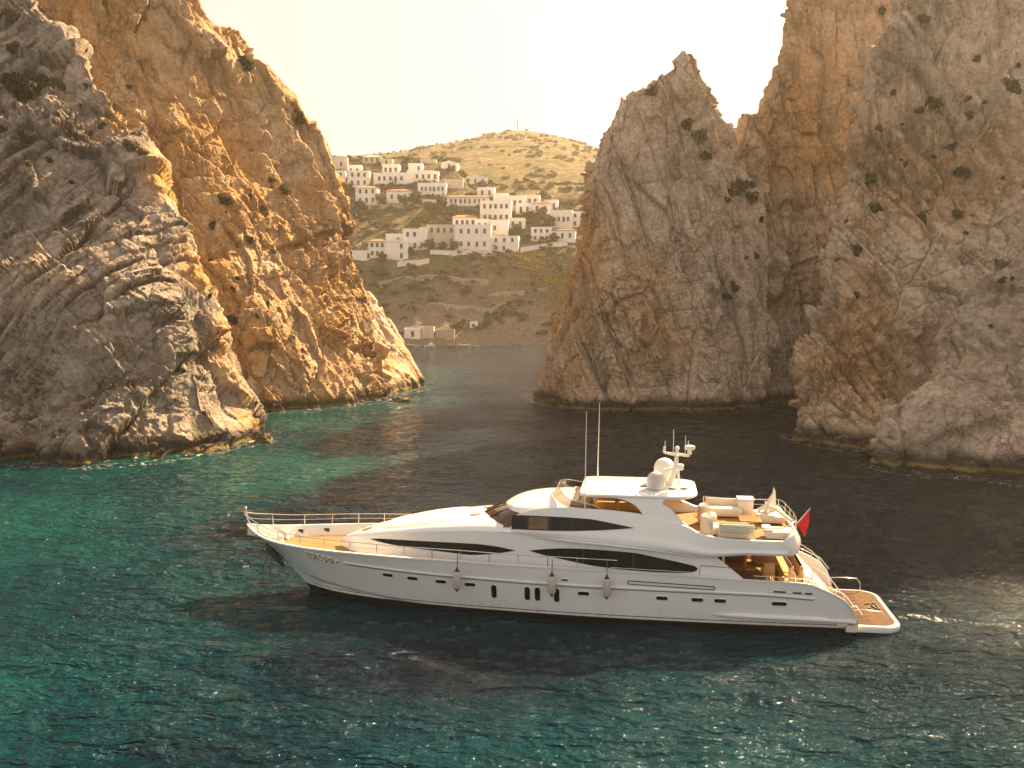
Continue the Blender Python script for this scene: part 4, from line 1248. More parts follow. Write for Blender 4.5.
# panel joints of the boarding gates in the bulwark
for x0, x1 in ((22.05, 23.95),):
    mb = MB(); pts = [(x0, 2.40), (x0, 2.86), (x1 - .05, 2.80), (x1, 2.36)]
    mb.tube([(x, -(house_y(min(x, 22.7), z) + .012), z) for x, z in pts], .012, 5); mb.build('boarding_gate_joint', RUBBER, YA, 60)
mb = MB(); mb.tube([(x, -(house_y(x, 2.62) + .03), 2.60 - .012 * (x - 18.2)) for x in np.linspace(18.2, 21.7, 12)], .014, 6); mb.build('grab_rail', STEEL, YA, 60)
# chrome name letters at the bow; unreadable in the photograph, copied as the same leaning marks
def stroke_letter(strokes, x, z, s, yfn, sg, parent, m, r=.018):
    mb = MB()
    for st in strokes:
        mb.tube([(x + u * s, sg * (yfn(x + u * s, z + v * s) + .02), z + v * s) for u, v in st], r, 6)
    return mb.build('name_letter' if m is GOLD else 'letter_shadow', m, parent, 60)
L_ = {'2': [[(0, .85), (.25, 1), (.55, .8), (.45, .45), (0, .0)], [(0, 0), (.65, 0)]],
      'B': [[(0, 0), (0, 1), (.45, .95), (.5, .7), (.1, .52), (.55, .4), (.5, .05), (0, 0)]],
      'D': [[(0, 0), (0, 1), (.5, .9), (.6, .4), (.4, .05), (0, 0)]],
      'R': [[(0, 0), (0, 1), (.5, .95), (.5, .6), (.05, .5), (.6, 0)]],
      'o': [[(.1, .5), (.3, .85), (.5, .7), (.4, .45), (.15, .45)]]}
xx = 3.78
for ch in '2DRBDo':
    zz = float(np.interp(xx, [3.78, 5.6], [2.28, 2.04])) - .10
    for sg in (-1, 1): stroke_letter([[(u + .10, v - .10) for u, v in st] for st in L_[ch]], xx, zz, .30, lambda a, b_: hull_y(a, b_) - .035, sg, YA, WOOD, .04)  # offset brown strokes, a painted shadow behind each letter
    for sg in (-1, 1): stroke_letter(L_[ch], xx, zz, .30, lambda a, b_: hull_y(a, b_), sg, YA, GOLD, .036)
    xx += .31
# louvre and lettering strip on the quarter
mb = MB()
for x0, x1, m_ in ((25.15, 25.65, 0), (25.95, 26.3, 0), (26.45, 26.75, 0)):
    mb.box(((x0 + x1) / 2, -(hull_y((x0 + x1) / 2, 1.92) + .012), 1.90 - .03 * (x0 - 25)), (x1 - x0, .03, .07), bev=.01)
mb.build('quarter_vent', RUBBER, YA, 40)
mb = MB()
for x0 in (25.05, 25.75, 25.85, 26.36):
    mb.box((x0, -(hull_y(x0, 1.92) + .014), 1.90 - .03 * (x0 - 25)), (.09, .03, .10), bev=.02)
mb.build('quarter_badge', GOLD, YA, 40)

# ---- cockpit
mb = MB(); mb.box((23.05, 0, 2.62), (.12, 5.5, 1.74)); mb.build('saloon_bulkhead', CREAM, YA, 40)
mb = MB(); mb.box((23.13, .1, 2.55), (.05, 2.6, 1.5), bev=.02); sd = mb.build('saloon_door', AMBER, YA, 40)
for y in (-1.2, -.1, .75, 1.4):
    mb = MB(); mb.box((23.17, y, 2.55), (.04, .06, 1.5)); mb.build('door_frame', WOOD, sd)
mb = MB()
mb.box((26.15, 0, 2.0), (.75, 3.6, .5), bev=.10); mb.box((26.48, 0, 2.38), (.22, 3.6, .62), bev=.09)
mb.box((25.4, 1.75, 2.0), (1.3, .7, .5), bev=.10); mb.box((25.3, 2.15, 2.35), (1.5, .2, .6), bev=.08)
mb.build('cockpit_sofa', TANC, YA, 40)
mb = MB(); mb.box((23.9, 2.1, 2.25), (1.3, .8, 1.0), bev=.06); mb.box((23.9, 2.08, 2.78), (1.4, .9, .06), bev=.02); mb.build('wet_bar', WOOD, YA, 40)
for sg in (-1, 1):
    mb = MB(); mb.tube([(26.15, sg * 2.55, 1.8), (26.1, sg * 2.55, 2.5), (25.9, sg * 2.6, 3.0), (25.5, sg * 2.65, 3.5)], .035, 8); mb.build('overhang_post', STEEL, YA, 60)
for sg in (-1, 1):
    mb = MB(); mb.tube([(24.3, sg * 2.95, 2.52), (25.4, sg * 2.93, 2.50), (26.6, sg * 2.9, 2.44), (27.3, sg * 2.85, 2.2), (28.1, sg * 2.8, 1.85), (28.55, sg * 2.78, 1.3)], .022, 6)
    o = mb.build('stern_rail', STEEL, YA, 60)
    for X, z1 in ((25.4, 2.5), (26.6, 2.44), (27.3, 2.2), (27.75, 2.0), (28.1, 1.85)):
        p = MB(); p.tube([(X, sg * 2.88, float(zd(X)) - .02), (X, sg * 2.88, z1)], .018, 6); p.build('stanchion', STEEL, o, 60)
    mb = MB(); mb.tube([(26.9, sg * 1.95, 2.1), (26.95, sg * 1.95, 2.75), (27.6, sg * 1.95, 2.35), (28.3, sg * 1.95, 1.45), (28.5, sg * 1.95, .5)], .022, 6); mb.build('stair_handrail', STEEL, YA, 60)
# transom and two teak stairways
mb = MB(); G = [[(26.62, y, 2.30), (26.9, y, 2.22), (27.5, y, 1.55), (28.1, y, .95), (28.35, y, .40)] for y in np.linspace(-1.85, 1.85, 9)]
mb.grid(np.array(G)); mb.plate([(26.55, .4), (26.55, 2.31), (26.9, 2.22), (27.5, 1.55), (28.1, .95), (28.35, .40)], lambda x, z: -1.86, lambda x, z: -1.84); mb.plate([(26.55, .4), (26.55, 2.31), (26.9, 2.22), (27.5, 1.55), (28.1, .95), (28.35, .40)], lambda x, z: 1.84, lambda x, z: 1.86)
mb.build('transom', GEL, YA, 30)
for sg in (-1, 1):
    mb = MB()
    for k in range(5):
        mb.box((26.85 + .40 * k, sg * 2.33, 1.50 - .25 * k - .15), (.44, .92, .30 + .002 * k))
    mb.build('stern_stair', GEL2, YA, 40)
    mb = MB()
    for k in range(5): mb.box((26.86 + .40 * k, sg * 2.33, 1.512 - .25 * k), (.40, .84, .02))
    mb.build('stair_tread', TEAK, YA, 40)
# swim platform
TEAKD = simple("weathered_teak", (0.085, 0.045, 0.025), 0.75, var=0.2, scale=5, spec=0.08)
TEAKP = simple("platform_teak", (0.115, 0.058, 0.026), 0.75, var=0.2, scale=5, spec=0.08)
def plat(x0, x1, hw, ra, n=10):
    out = [(x0, hw)]; out = []
    for cx, cy, a0, sg in ((x1 - ra, hw - ra, 0, 1), ):
        for k in range(n + 1):
            a = R(90.0 * k / n); out.append((cx + ra * math.cos(a), cy + ra * math.sin(a)))
    out += [(x0, hw), (x0, -hw)]
    for k in range(n + 1):
        a = R(-90 + 90.0 * k / n); out.append((x1 - ra + ra * math.cos(a), -hw + ra + ra * math.sin(a)))
    # gently bowed after edge
    return [(x + .12 * max(0, 1 - (y / hw) ** 2) * (1 if x > x1 - .9 else 0), y) for x, y in out]
mb = MB()
ols = [plat(28.2, 30.60 - i, 2.58 - i, .8) for i in (.10, .02, 0, .02, .06)]
G = np.array([[(x, y, z) for x, y in ol_] for ol_, z in zip(ols, (.10, .14, .24, .36, .40))])
mb.grid(G, True); n = len(ols[0]); mb.F.append(tuple(range(n))[::-1]); mb.F.append(tuple(4 * n + k for k in range(n)))
mb.build('swim_platform', GEL, YA, 35)
mb = MB(); ol_ = plat(29.42, 30.40, 2.36, .62); mb.slab(ol_, .404, .412); mb.build('platform_teak', TEAKP, YA, 30)
mb = MB()
for k in range(9): mb.box((28.91, -2.1 + .525 * k, .408), (1.06, .49, .012))
mb.build('platform_slats', TEAKD, YA, 30)
mb = MB()
for pts in ([(29.75, -.25), (29.8, .05), (29.95, .15), (30.0, -.05), (30.1, -.3), (30.2, -.1), (30.15, .3)], [(29.7, .3), (29.85, .45), (29.95, .3)], [(30.05, .45), (30.2, .6)]):
    mb.tube([(x, y, .425) for x, y in catmull(np.array(pts), 16, 0)], .05, 6)
mb.build('platform_emblem', RUBBER, YA, 60)
mb = MB(); mb.tube([(28.75, -1.05, .41), (28.75, -1.05, .7), (28.95, -1.2, .85), (29.2, -1.35, .5)], .025, 6); mb.build('platform_cleat', GEL2, YA, 60)
for sg in (-1, 1):
    mb = MB(); mb.tube([(28.5, sg * 2.3, 1.0), (29.0, sg * 2.3, 1.04), (29.75, sg * 2.35, 1.0), (29.92, sg * 2.4, .8), (29.95, sg * 2.42, .4)], .024, 8); mb.build('platform_rail', STEEL, YA, 60)

# ---- flybridge after deck
for y in (-1.7, .35):
    mb = MB()
    pts = [(22.55 - .5 * math.cos(a) * .9, y + .62 * math.sin(a)) for a in np.linspace(-1.75, 1.75, 16)]
    inn = [(22.55 - .34 * math.cos(a) * .9, y + .46 * math.sin(a)) for a in np.linspace(-1.75, 1.75, 16)]
    mb.grid(np.array([[(a[0], a[1], 4.0), (a[0], a[1], 4.72), (a[0] * .5 + b_[0] * .5, a[1] * .5 + b_[1] * .5, 4.80), (b_[0], b_[1], 4.72), (b_[0], b_[1], 4.0)] for a, b_ in zip(pts, inn)]))
    mb.box((22.6, y, 4.2), (.72, .86, .40), bev=.09)
    mb.build('tub_chair', CUSHION, YA, 40)
mb = MB()
mb.box((23.6, -2.15, 4.2), (1.5, .8, .42), bev=.10); mb.box((23.6, -2.50, 4.45), (1.5, .22, .40), bev=.08)
mb.build('bench_sofa', CUSHION, YA, 40)
mb = MB(); mb.box((23.4, 1.9, 4.2), (1.7, .9, .42), bev=.10); mb.box((23.4, 2.3, 4.5), (1.7, .22, .5), bev=.08)
mb.build('bench_sofa', CUSHION, YA, 40)
for y in (-1.95, .9):
    mb = MB(); mb.box((25.45, y, 4.18), (1.25, 1.1, .34), bev=.10); mb.box((24.95, y, 4.36), (.40, 1.0, .16), bev=.06)
    mb.build('sun_pad', CUSHION, YA, 40)
mb = MB(); mb.box((24.45, 2.2, 4.35), (.7, .7, .8), bev=.05); mb.box((24.45, 2.2, 4.78), (.8, .8, .06), bev=.02); mb.build('bar_unit', GEL2, YA, 40)
# folded tender crane
mb = MB()
mb.tube([(25.3, 1.1, 3.93), (25.3, 1.1, 4.4), (25.35, 1.05, 4.85)], [.16, .14, .12], 10)
mb.tube([(25.35, 1.05, 4.7), (25.75, .6, 4.62), (26.25, -.4, 4.35)], [.12, .10, .08], 8)
mb.tube([(24.9, .9, 4.5), (25.3, 1.0, 4.75), (25.62, 1.05, 5.35)], [.10, .09, .05], 8)
mb.plate([(25.5, 4.5), (25.8, 4.5), (25.76, 5.3), (25.68, 5.5)], lambda x, z: 1.5, lambda x, z: 1.62)
mb.build('tender_crane', GEL2, YA, 40)
def fly_rail(sg, h):
    pts = [(22.5, sg * 2.72, 4.13), (24, sg * 2.84, 4.05), (25.4, sg * 2.82, 4.06), (26.05, sg * 2.2, 4.2), (26.3, sg * 1.2, 4.1), (26.38, 0, 4.08)]
    return [(x, y, z + h) for x, y, z in catmull(np.array(pts, float), 30, 0)]
for sg in (-1, 1):
    mb = MB()
    for h, r in ((.55, .022), (.30, .013)): mb.tube(fly_rail(sg, h), r, 6)
    o = mb.build('flybridge_rail', STEEL, YA, 60)
    a, b_ = fly_rail(sg, 0), fly_rail(sg, .55)
    for i in (0, 6, 12, 17, 21, 25, 29):
        p = MB(); p.tube([a[i], b_[i]], .018, 6); p.build('stanchion', STEEL, o, 60)

# ---- things that hang from the yacht or stand on it
def fender(x, label):
    y = -(float(bd(x)) + .22)
    e = empty('fender', yw(x, y, 1.32), YTH)
    tag(e, label, 'fender', 'fenders along the hull')
    mb = MB(); mb.lathe([(.03, 0.06), (.12, .12), (.175, .22), (.175, .82), (.12, .93), (.05, .99)], (0, 0, 0), 18); mb.build('cover', FENDER, e, 40)
    mb = MB(); mb.lathe([(.015, 0), (.05, .05), (.125, .13)], (0, 0, -.01), 14); mb.lathe([(.125, .925), (.05, 1.02), (.025, 1.12)], (0, 0, 0), 14); mb.build('end_cap', RUBBER, e, 40)
    mb = MB(); mb.tube([(0, 0, 1.1), (0, .10, 1.32), (0, .16, 1.62)], .018, 6); mb.build('lanyard', ROPE, e)
fender(11.41, 'grey cloth fender hanging amidships nearest the bow')
fender(15.67, 'middle grey fender hanging beside the tall oval portholes')
fender(18.07, 'grey fender hanging below the big saloon window, nearest the stern')

e = empty('ensign', yw(26.1, -.3, 3.75), YTH)
tag(e, 'red ensign drooping from a slanted white staff at the stern', 'flag')
mb = MB(); mb.tube([(0, 0, 0), (.95, 0, 1.22)], [.035, .02], 8); mb.build('flagstaff', GEL2, e)
mb = MB(); rows = []
for u in np.linspace(0, 1, 14):
    hx, hz = .92 - .55 * u, 1.15 - .72 * u
    r = []
    for v in np.linspace(0, 1, 12):
        L = .62 * (1 - .35 * abs(u - .5))
        r.append((hx + .10 * v - .12 * v * (1 - u) + .28 * v * u, .07 * math.sin(u * 9 + v * 4) * v, hz - L * v - .05 * math.sin(u * 7) * v))
    rows.append(r)
mb.grid(rows); mb.build('bunting', RED, e, 60)

e = empty('cockpit_table', yw(25.15, -.2, 1.76), YTH)
tag(e, 'varnished wooden table with folded leaves standing in the after cockpit', 'table')
mb = MB(); mb.box((0, 0, .78), (1.0, 1.9, .07), bev=.02); mb.build('table_top', WOOD, e, 40)
for y in (-.5, .5):
    mb = MB(); mb.lathe([(.25, 0), (.24, .04), (.06, .08), (.06, .75)], (0, y, 0), 14); mb.build('leg', STEEL, e, 40)
def chair(x, y, rz, label):
    c = empty('deck_chair', yw(x, y, 1.76), YTH + rz)
    tag(c, label, 'chair', 'chairs in the cockpit')
    mb = MB(); mb.box((0, 0, .45), (.50, .50, .08), bev=.03); mb.build('seat', TANC, c, 40)
    mb = MB(); mb.box((-.24, 0, .78), (.06, .50, .50), bev=.025); mb.build('backrest', TANC, c, 40)
    for sx in (-1, 1):
        for sy in (-1, 1):
            mb = MB(); mb.tube([(sx * .21, sy * .21, .42), (sx * .24, sy * .23, 0)], .022, 6); mb.build('leg', WOOD, c)
    for sy in (-1, 1):
        mb = MB(); mb.tube([(-.22, sy * .26, .66), (.18, sy * .26, .66), (.22, sy * .24, .42)], .02, 6); mb.build('armrest', WOOD, c)
chair(24.4, -.75, 0.1, 'tan deck chair facing aft at the forward edge of the cockpit table')
chair(25.1, -1.5, R(95), 'tan deck chair at the near end of the cockpit table')
chair(26.0 - .25, -2.2, R(150), 'tan deck chair by the curved post at the cockpit corner')

e = empty('coffee_table', yw(24.35, -.7, 3.94), YTH)
tag(e, 'low varnished table on the flybridge between the ivory seats', 'table')
mb = MB(); mb.box((0, 0, .52), (.95, 1.1, .06), bev=.02); mb.build('table_top', WOOD, e, 40)
mb = MB(); mb.lathe([(.28, 0), (.26, .03), (.06, .07), (.06, .5)], (0, 0, 0), 14); mb.build('leg', STEEL, e, 40)

# ================================================================== VILLAGE
WHITEWASH = simple("whitewashed_wall", (0.85, 0.81, 0.75), 0.9, var=0.05, scale=0.6)
OLDWALL = simple("weathered_plaster", (0.60, 0.52, 0.43), 0.9, var=0.09, scale=0.6)
STONEW = simple("dry_stone_wall", (0.44, 0.36, 0.27), 0.95, var=0.2, scale=1.5)
FLATROOF = simple("flat_roof_screed", (0.62, 0.56, 0.48), 0.9, var=0.06)
TILE = simple("terracotta_tiles", (0.56, 0.20, 0.06), 0.85, var=0.15, scale=2.0)
TILED = simple("old_brown_tiles", (0.26, 0.13, 0.08), 0.9, var=0.15, scale=2.0)
WIN = simple("window_shadow", (0.045, 0.05, 0.06), 0.3, var=0.1)
SHUT = simple("brown_shutters", (0.14, 0.09, 0.06), 0.7, var=0.1)
BLUE = simple("blue_shutters", (0.10, 0.15, 0.24), 0.7, var=0.1)
BARK = simple("bark", (0.12, 0.085, 0.055), 0.95, var=0.2, scale=6)

def leaf_mat(name, a, b_):
    t = NT(name)
    col = t.ramp(t.noise(t.pos(), 1.6, 4, 0.7), [(0.3, a), (0.7, b_)])
    t.l(col, t.b.inputs['Base Color'])
    t.b.inputs['Roughness'].default_value = 0.8
    t.b.inputs['Specular IOR Level'].default_value = 0.2
    return t.m
LEAF_D = leaf_mat("dark_maquis_leaves", (0.018, 0.022, 0.008), (0.055, 0.060, 0.020))
LEAF_O = leaf_mat("olive_leaves", (0.060, 0.058, 0.022), (0.13, 0.115, 0.045))
LEAF_Y = leaf_mat("yellow_broom", (0.30, 0.21, 0.03), (0.52, 0.37, 0.06))
LEAF_G = leaf_mat("garden_tree_leaves", (0.035, 0.045, 0.015), (0.085, 0.090, 0.032))

def leaves(seed, n, lumps, size):
    """n small leaf faces spread through a few overlapping lumps [(x,y,z,r,flat)]"""
    rg = np.random.RandomState(seed)
    V = []; F = []
    L = np.array(lumps, float)
    wts = L[:, 3] ** 2; wts /= wts.sum()
    idx = rg.choice(len(L), n, p=wts)
    d = rg.normal(size=(n, 3)); d /= np.linalg.norm(d, axis=1, keepdims=True)
    rad = rg.uniform(.45, 1.08, n) ** .6
    c = L[idx, :3] + d * (L[idx, 3] * rad)[:, None] * np.stack([np.ones(n), np.ones(n), L[idx, 4]], -1)
    for i in range(n):
        nrm = d[i] + rg.normal(size=3) * .7; nrm /= np.linalg.norm(nrm)
        u = np.cross(nrm, rg.normal(size=3)); u /= np.linalg.norm(u) + 1e-9; v = np.cross(nrm, u)
        s = size * rg.uniform(.6, 1.3)
        k = len(V)
        V += [c[i] - u * s * .9, c[i] - v * s * .5, c[i] + u * s, c[i] + v * s * .55]
        F.append((k, k + 1, k + 2, k + 3))
    return np.array(V), np.array(F)

def lumps_for(seed, rx, rz, k=7):
    rg = np.random.RandomState(seed)
    out = [(0, 0, rz * .5, rx * .6, rz / rx * .8)]
    for i in range(k):
        a = rg.uniform(0, 6.28); q = rg.uniform(.3, .75) * rx
        out.append((q * math.cos(a), q * math.sin(a), rz * rg.uniform(.25, .85), rx * rg.uniform(.28, .48), .8))
    return out

def make_plant(name, seed, rx, rz, trunk_h, m, n, size, root=-.6):
    """tree or shrub: trunk with limbs, crown of leaf faces"""
    e = empty(name)
    lp = lumps_for(seed, rx, rz)
    V, F = leaves(seed, n, lp, size)
    V[:, 2] += trunk_h
    mesh_np('crown', V, F, m, e)
    mb = MB()
    rg = np.random.RandomState(seed + 5)
    r0 = max(.04, rx * .07)
    mb.tube([(0, 0, root), (0.03 * rx, 0, max(root + .1, trunk_h * .6)), (.06 * rx, .04 * rx, trunk_h + rz * .35)], [r0 * 1.3, r0, r0 * .6], 7)
    for l in lp[1:5]:
        mb.tube([(0.03 * rx, 0, max(root + .1, trunk_h * .7)), (l[0] * .5, l[1] * .5, trunk_h + l[2] * .55), (l[0] * .9, l[1] * .9, trunk_h + l[2])], [r0 * .55, r0 * .4, r0 * .15], 5)
    mb.build('trunk', BARK, e, 60)
    return e

# name: x, y, width, height, depth, turn, (rows, columns of windows), roof, shutters, label
HOUSES = [
 (-62.9, 374.6, 8.9, 6.3, 7, .05, (2, 3), 'flat', 0, 'plain white two storey house left of the long terrace, above the orange roofed one'),
 (-57.1, 358.2, 8.5, 7.6, 7, .0, (2, 3), 'tile', 0, 'white house with a bright orange roof on the left of the upper village'),
 (-74.7, 390.1, 9.3, 5.7, 8, .1, (1, 2), 'flat', 2, 'beige house on the skyline half hidden by the left cliff'),
 (-71.9, 375.8, 6.8, 6.4, 7, .1, (2, 2), 'flat', 0, 'white house touching the left cliff edge below the beige one'),
 (-61.4, 401.7, 8.1, 3.8, 7, .0, (1, 3), 'hip', 2, 'low grey house with a hipped roof alone on the left skyline'),
 (-54.5, 398.3, 4.9, 2.6, 5, .0, (1, 1), 'flat', 2, 'small low outbuilding right of the hip roofed skyline house'),
 (-48.9, 376.1, 16.0, 4.6, 6, .0, (1, 6), 'flat', 0, 'long low white terrace in the upper village'),
 (-44.8, 360.1, 9.3, 6.0, 7, .0, (1, 3), 'brown', 0, 'white house with a brown tiled eave below the long terrace'),
 (-47.3, 319.0, 6.1, 6.6, 6, .05, (2, 3), 'brown', 0, 'white house with brown tiles at the left end of the lower row'),
 (-52.3, 318.7, 8.3, 3.4, 5, .05, (1, 2), 'flat', 0, 'low white block at the far left of the lower row'),
 (-40.6, 318.6, 8.2, 7.4, 7, .0, (2, 2), 'gable', 0, 'white gabled house in the lower row'),
 (-34.6, 323.6, 8.7, 7.6, 7, .0, (2, 3), 'flat', 0, 'white two storey house right of the gabled house'),
 (-27.0, 392.7, 7.0, 3.6, 7, -.1, (1, 1), 'gable', 0, 'small gabled white house alone high on the slope'),
 (-16.8, 418.0, 11.6, 4.2, 7, .2, (1, 3), 'gable', 0, 'wide low white house alone highest on the slope below the big hill'),
 (-36.9, 402.9, 7.2, 1.8, 4, .0, (0, 0), 'flat', 2, 'ruined low wall house on the upper slope'),
 (-38.0, 378.5, 10.9, 4.8, 6, .0, (1, 4), 'flat', 0, 'white house continuing the long terrace to the right'),
 (-32.2, 368.1, 11.5, 4.7, 7, .0, (1, 6), 'flat', 1, 'white house with a close row of blue shutters'),
 (-24.0, 375.6, 7.9, 3.4, 6, .0, (0, 0), 'flat', 2, 'low windowless cream building right of the blue shuttered house'),
 (-17.5, 359.1, 17.2, 4.4, 7, .0, (1, 8), 'brown', 1, 'long pale house with a red brown roof and eight windows'),
 (-6.2, 344.1, 11.9, 8.0, 8, -.05, (2, 5), 'flat', 0, 'tall white house with two even rows of windows in the middle of the village'),
 (-17.6, 340.0, 9.1, 5.3, 6, .0, (1, 4), 'tile', 0, 'upper white house with an orange roof edge behind the biggest house'),
 (-13.9, 322.6, 12.9, 9.0, 8, .0, (2, 4), 'flat', 0, 'biggest white house, flat roofed, in the centre of the lower row'),
 (-25.3, 326.5, 10.6, 7.6, 7, .0, (2, 4), 'flat', 2, 'greyish plastered house left of the biggest house'),
 (-1.0, 354.8, 12.5, 5.4, 7, -.1, (1, 5), 'flat', 0, 'white house rising behind the tall one with two window rows'),
 (4.6, 350.5, 6.2, 4.3, 6, -.1, (1, 2), 'flat', 0, 'small white cube house in the upper right of the village'),
 (11.1, 350.0, 7.0, 5.0, 6, -.1, (1, 2), 'brown', 0, 'white house with a tiled cap right of the small cube house'),
 (18.2, 339.1, 8.3, 6.6, 7, -.15, (1, 4), 'flat', 0, 'white house with four tall windows beside the pinnacle'),
 (10.6, 331.3, 7.4, 5.0, 6, -.1, (2, 3), 'flat', 0, 'white house standing alone above the road wall'),
 (18.4, 331.1, 9.2, 5.2, 7, -.15, (1, 3), 'brown', 1, 'low white house with blue shutters against the pinnacle edge'),
 (-4.8, 333.5, 6.7, 5.9, 6, -.1, (1, 2), 'flat', 0, 'white house below the tall one with a yellow bush in front'),
 (1.7, 339.3, 6.4, 4.1, 6, -.1, (1, 2), 'flat', 0, 'small white house right of the tall one'),
 (-2.8, 323.1, 10.1, 5.4, 6, -.1, (2, 3), 'flat', 0, 'white terraced house stepping down right of the biggest house'),
 (-31.7, 286.4, 5.2, 3.0, 4, .0, (1, 1), 'flat', 0, 'white flat roofed boathouse at the water behind the small headland'),
 (-26.9, 286.8, 4.0, 3.2, 4, .0, (0, 0), 'flat', 2, 'cream boathouse beside the white one at the water'),
 (-21.4, 287.6, 6.0, 2.8, 4, .0, (0, 0), 'flat', 3, 'roofless stone building at the water'),
 (-66.5, 386.0, 6.0, 4.4, 6, .05, (1, 2), 'flat', 0, 'small white house tucked behind the plain two storey one'),
 (-51.0, 385.0, 7.0, 4.6, 6, .0, (1, 3), 'flat', 0, 'white house peeping over the left half of the long terrace'),
 (-41.0, 389.0, 6.0, 4.0, 6, .0, (1, 2), 'flat', 0, 'white cube house above the joint of the long terrace'),
 (-33.0, 380.0, 5.0, 4.2, 5, .0, (1, 2), 'flat', 0, 'narrow white house behind the blue shuttered row'),
 (-10.5, 366.0, 7.0, 4.0, 6, -.05, (1, 2), 'flat', 0, 'white house behind the right end of the long house with eight windows'),
 (-4.5, 362.5, 6.0, 3.8, 6, -.05, (1, 2), 'flat', 0, 'topmost small white house behind the tall one'),
 (8.0, 357.0, 5.5, 4.4, 5, -.1, (1, 2), 'flat', 0, 'white house behind the tile capped one'),
 (15.0, 352.0, 5.5, 4.2, 5, -.1, (1, 2), 'flat', 0, 'white house behind the one with four tall windows'),
 (25.0, 340.0, 6.5, 5.6, 6, -.15, (2, 2), 'flat', 0, 'white house half hidden by the pinnacle'),
 (-11.0, 336.0, 5.5, 4.6, 5, -.05, (1, 2), 'flat', 0, 'white house squeezed between the orange roofed one and the tall one'),
 (-30.5, 331.0, 6.5, 4.6, 5, .0, (1, 3), 'flat', 0, 'white house rising behind the greyish plastered house'),
 (-42.5, 327.5, 6.0, 4.2, 5, .0, (1, 2), 'flat', 0, 'white house on the slope behind the gabled house'),
 (-12.5, 293.6, 2.4, 1.8, 3, .0, (1, 1), 'flat', 0, 'tiny white hut above the shore rocks'),
]
def house(x, y, w, h, d, rz, win, roof, sh, label, cat='house'):
    z = float(hill_z(np.array([x]), np.array([y]))[0])
    e = empty('white_house' if sh != 3 else 'stone_building', (x, y, z), rz)
    tag(e, label, cat)
    wm = {0: WHITEWASH, 1: WHITEWASH, 2: OLDWALL, 3: STONEW}[sh]
    body_h = h - (0.9 if roof in ('tile', 'brown', 'hip') else (1.1 if roof == 'gable' else 0.0))
    # origin is the middle of the front foot; the walls go down into the slope
    mb = MB(); mb.box((0, d / 2, (body_h - 6) / 2), (w, d, body_h + 6), bev=.06); mb.build('wall', wm, e, 40)
    yf = -0.0
    if roof == 'flat':
        mb = MB()
        for (cx, cy, sx, sy) in ((0, .15, w + .10, .30), (0, d - .15, w + .10, .30), (-w / 2 + .15, d / 2, .30, d - .6), (w / 2 - .15, d / 2, .30, d - .6)):
            mb.box((cx, cy, body_h + .15), (sx, sy, .36))
        mb.build('parapet', wm, e, 40)
        mb = MB(); mb.box((0, d / 2, body_h + .03), (w - .62, d - .62, .08)); mb.build('roof', FLATROOF, e, 40)
    else:
        rm = {'tile': TILE, 'brown': TILED, 'hip': OLDWALL, 'gable': WHITEWASH}[roof]
        mb = MB(); o = .3
        if roof == 'gable':
            V = [(-w / 2 - .15, -.12, body_h), (w / 2 + .15, -.12, body_h), (0, -.12, h), (-w / 2 - .15, d + .1, body_h), (w / 2 + .15, d + .1, body_h), (0, d + .1, h)]
            F = [(0, 1, 2), (3, 5, 4), (0, 2, 5, 3), (1, 4, 5, 2), (0, 3, 4, 1)]
        else:
            r = min(w, d) * .3
            V = [(-w / 2 - o, -o, body_h), (w / 2 + o, -o, body_h), (w / 2 + o, d + o, body_h), (-w / 2 - o, d + o, body_h),
                 (-w / 2 + r, d / 2, h + .1), (w / 2 - r, d / 2, h + .1), (-w / 2 - o, -o, body_h - .16), (w / 2 + o, -o, body_h - .16), (w / 2 + o, d + o, body_h - .16), (-w / 2 - o, d + o, body_h - .16)]
            F = [(0, 1, 5, 4), (1, 2, 5), (2, 3, 4, 5), (3, 0, 4), (6, 9, 8, 7), (0, 6, 7, 1), (1, 7, 8, 2), (2, 8, 9, 3), (3, 9, 6, 0)]
        mb.add(V, F); mb.build('roof', rm, e, None)
    rows, cols = win
    rg = random.Random(label)
    sm = {0: SHUT, 1: BLUE, 2: SHUT, 3: SHUT}[sh]
    for rr in range(rows):
        zc = body_h * (rr + .55) / rows
        hh = min(1.65, body_h / rows * .52)
        for c in range(cols):
            if rg.random() < .08: continue
            xc = (c + .5) / cols * w * .86 - w * .43 + rg.uniform(-.12, .12)
            ww = min(.95, w / cols * .5)
            door = rr == 0 and c == cols // 2
            h2 = hh * (1.15 if door else 1)
            zc2 = zc - (h2 - hh) * .5
            mb = MB(); mb.box((xc, -.02, zc2), (ww, .14, h2))
            o = mb.build('door' if door else 'window', sm if (door or rg.random() < .35) else WIN, e, None)
            mb = MB(); mb.box((xc, -.06, zc2 - h2 / 2 - .06), (ww + .24, .2, .12)); mb.build('sill', wm, o, None)
    # one side wall opening, as far as it can be seen
    if rows:
        mb = MB(); mb.box((w / 2 + .02, d * .5, body_h * .6), (.14, .8, 1.1)); mb.build('window', WIN, e, None)
    return e
for hs in HOUSES: house(*hs)

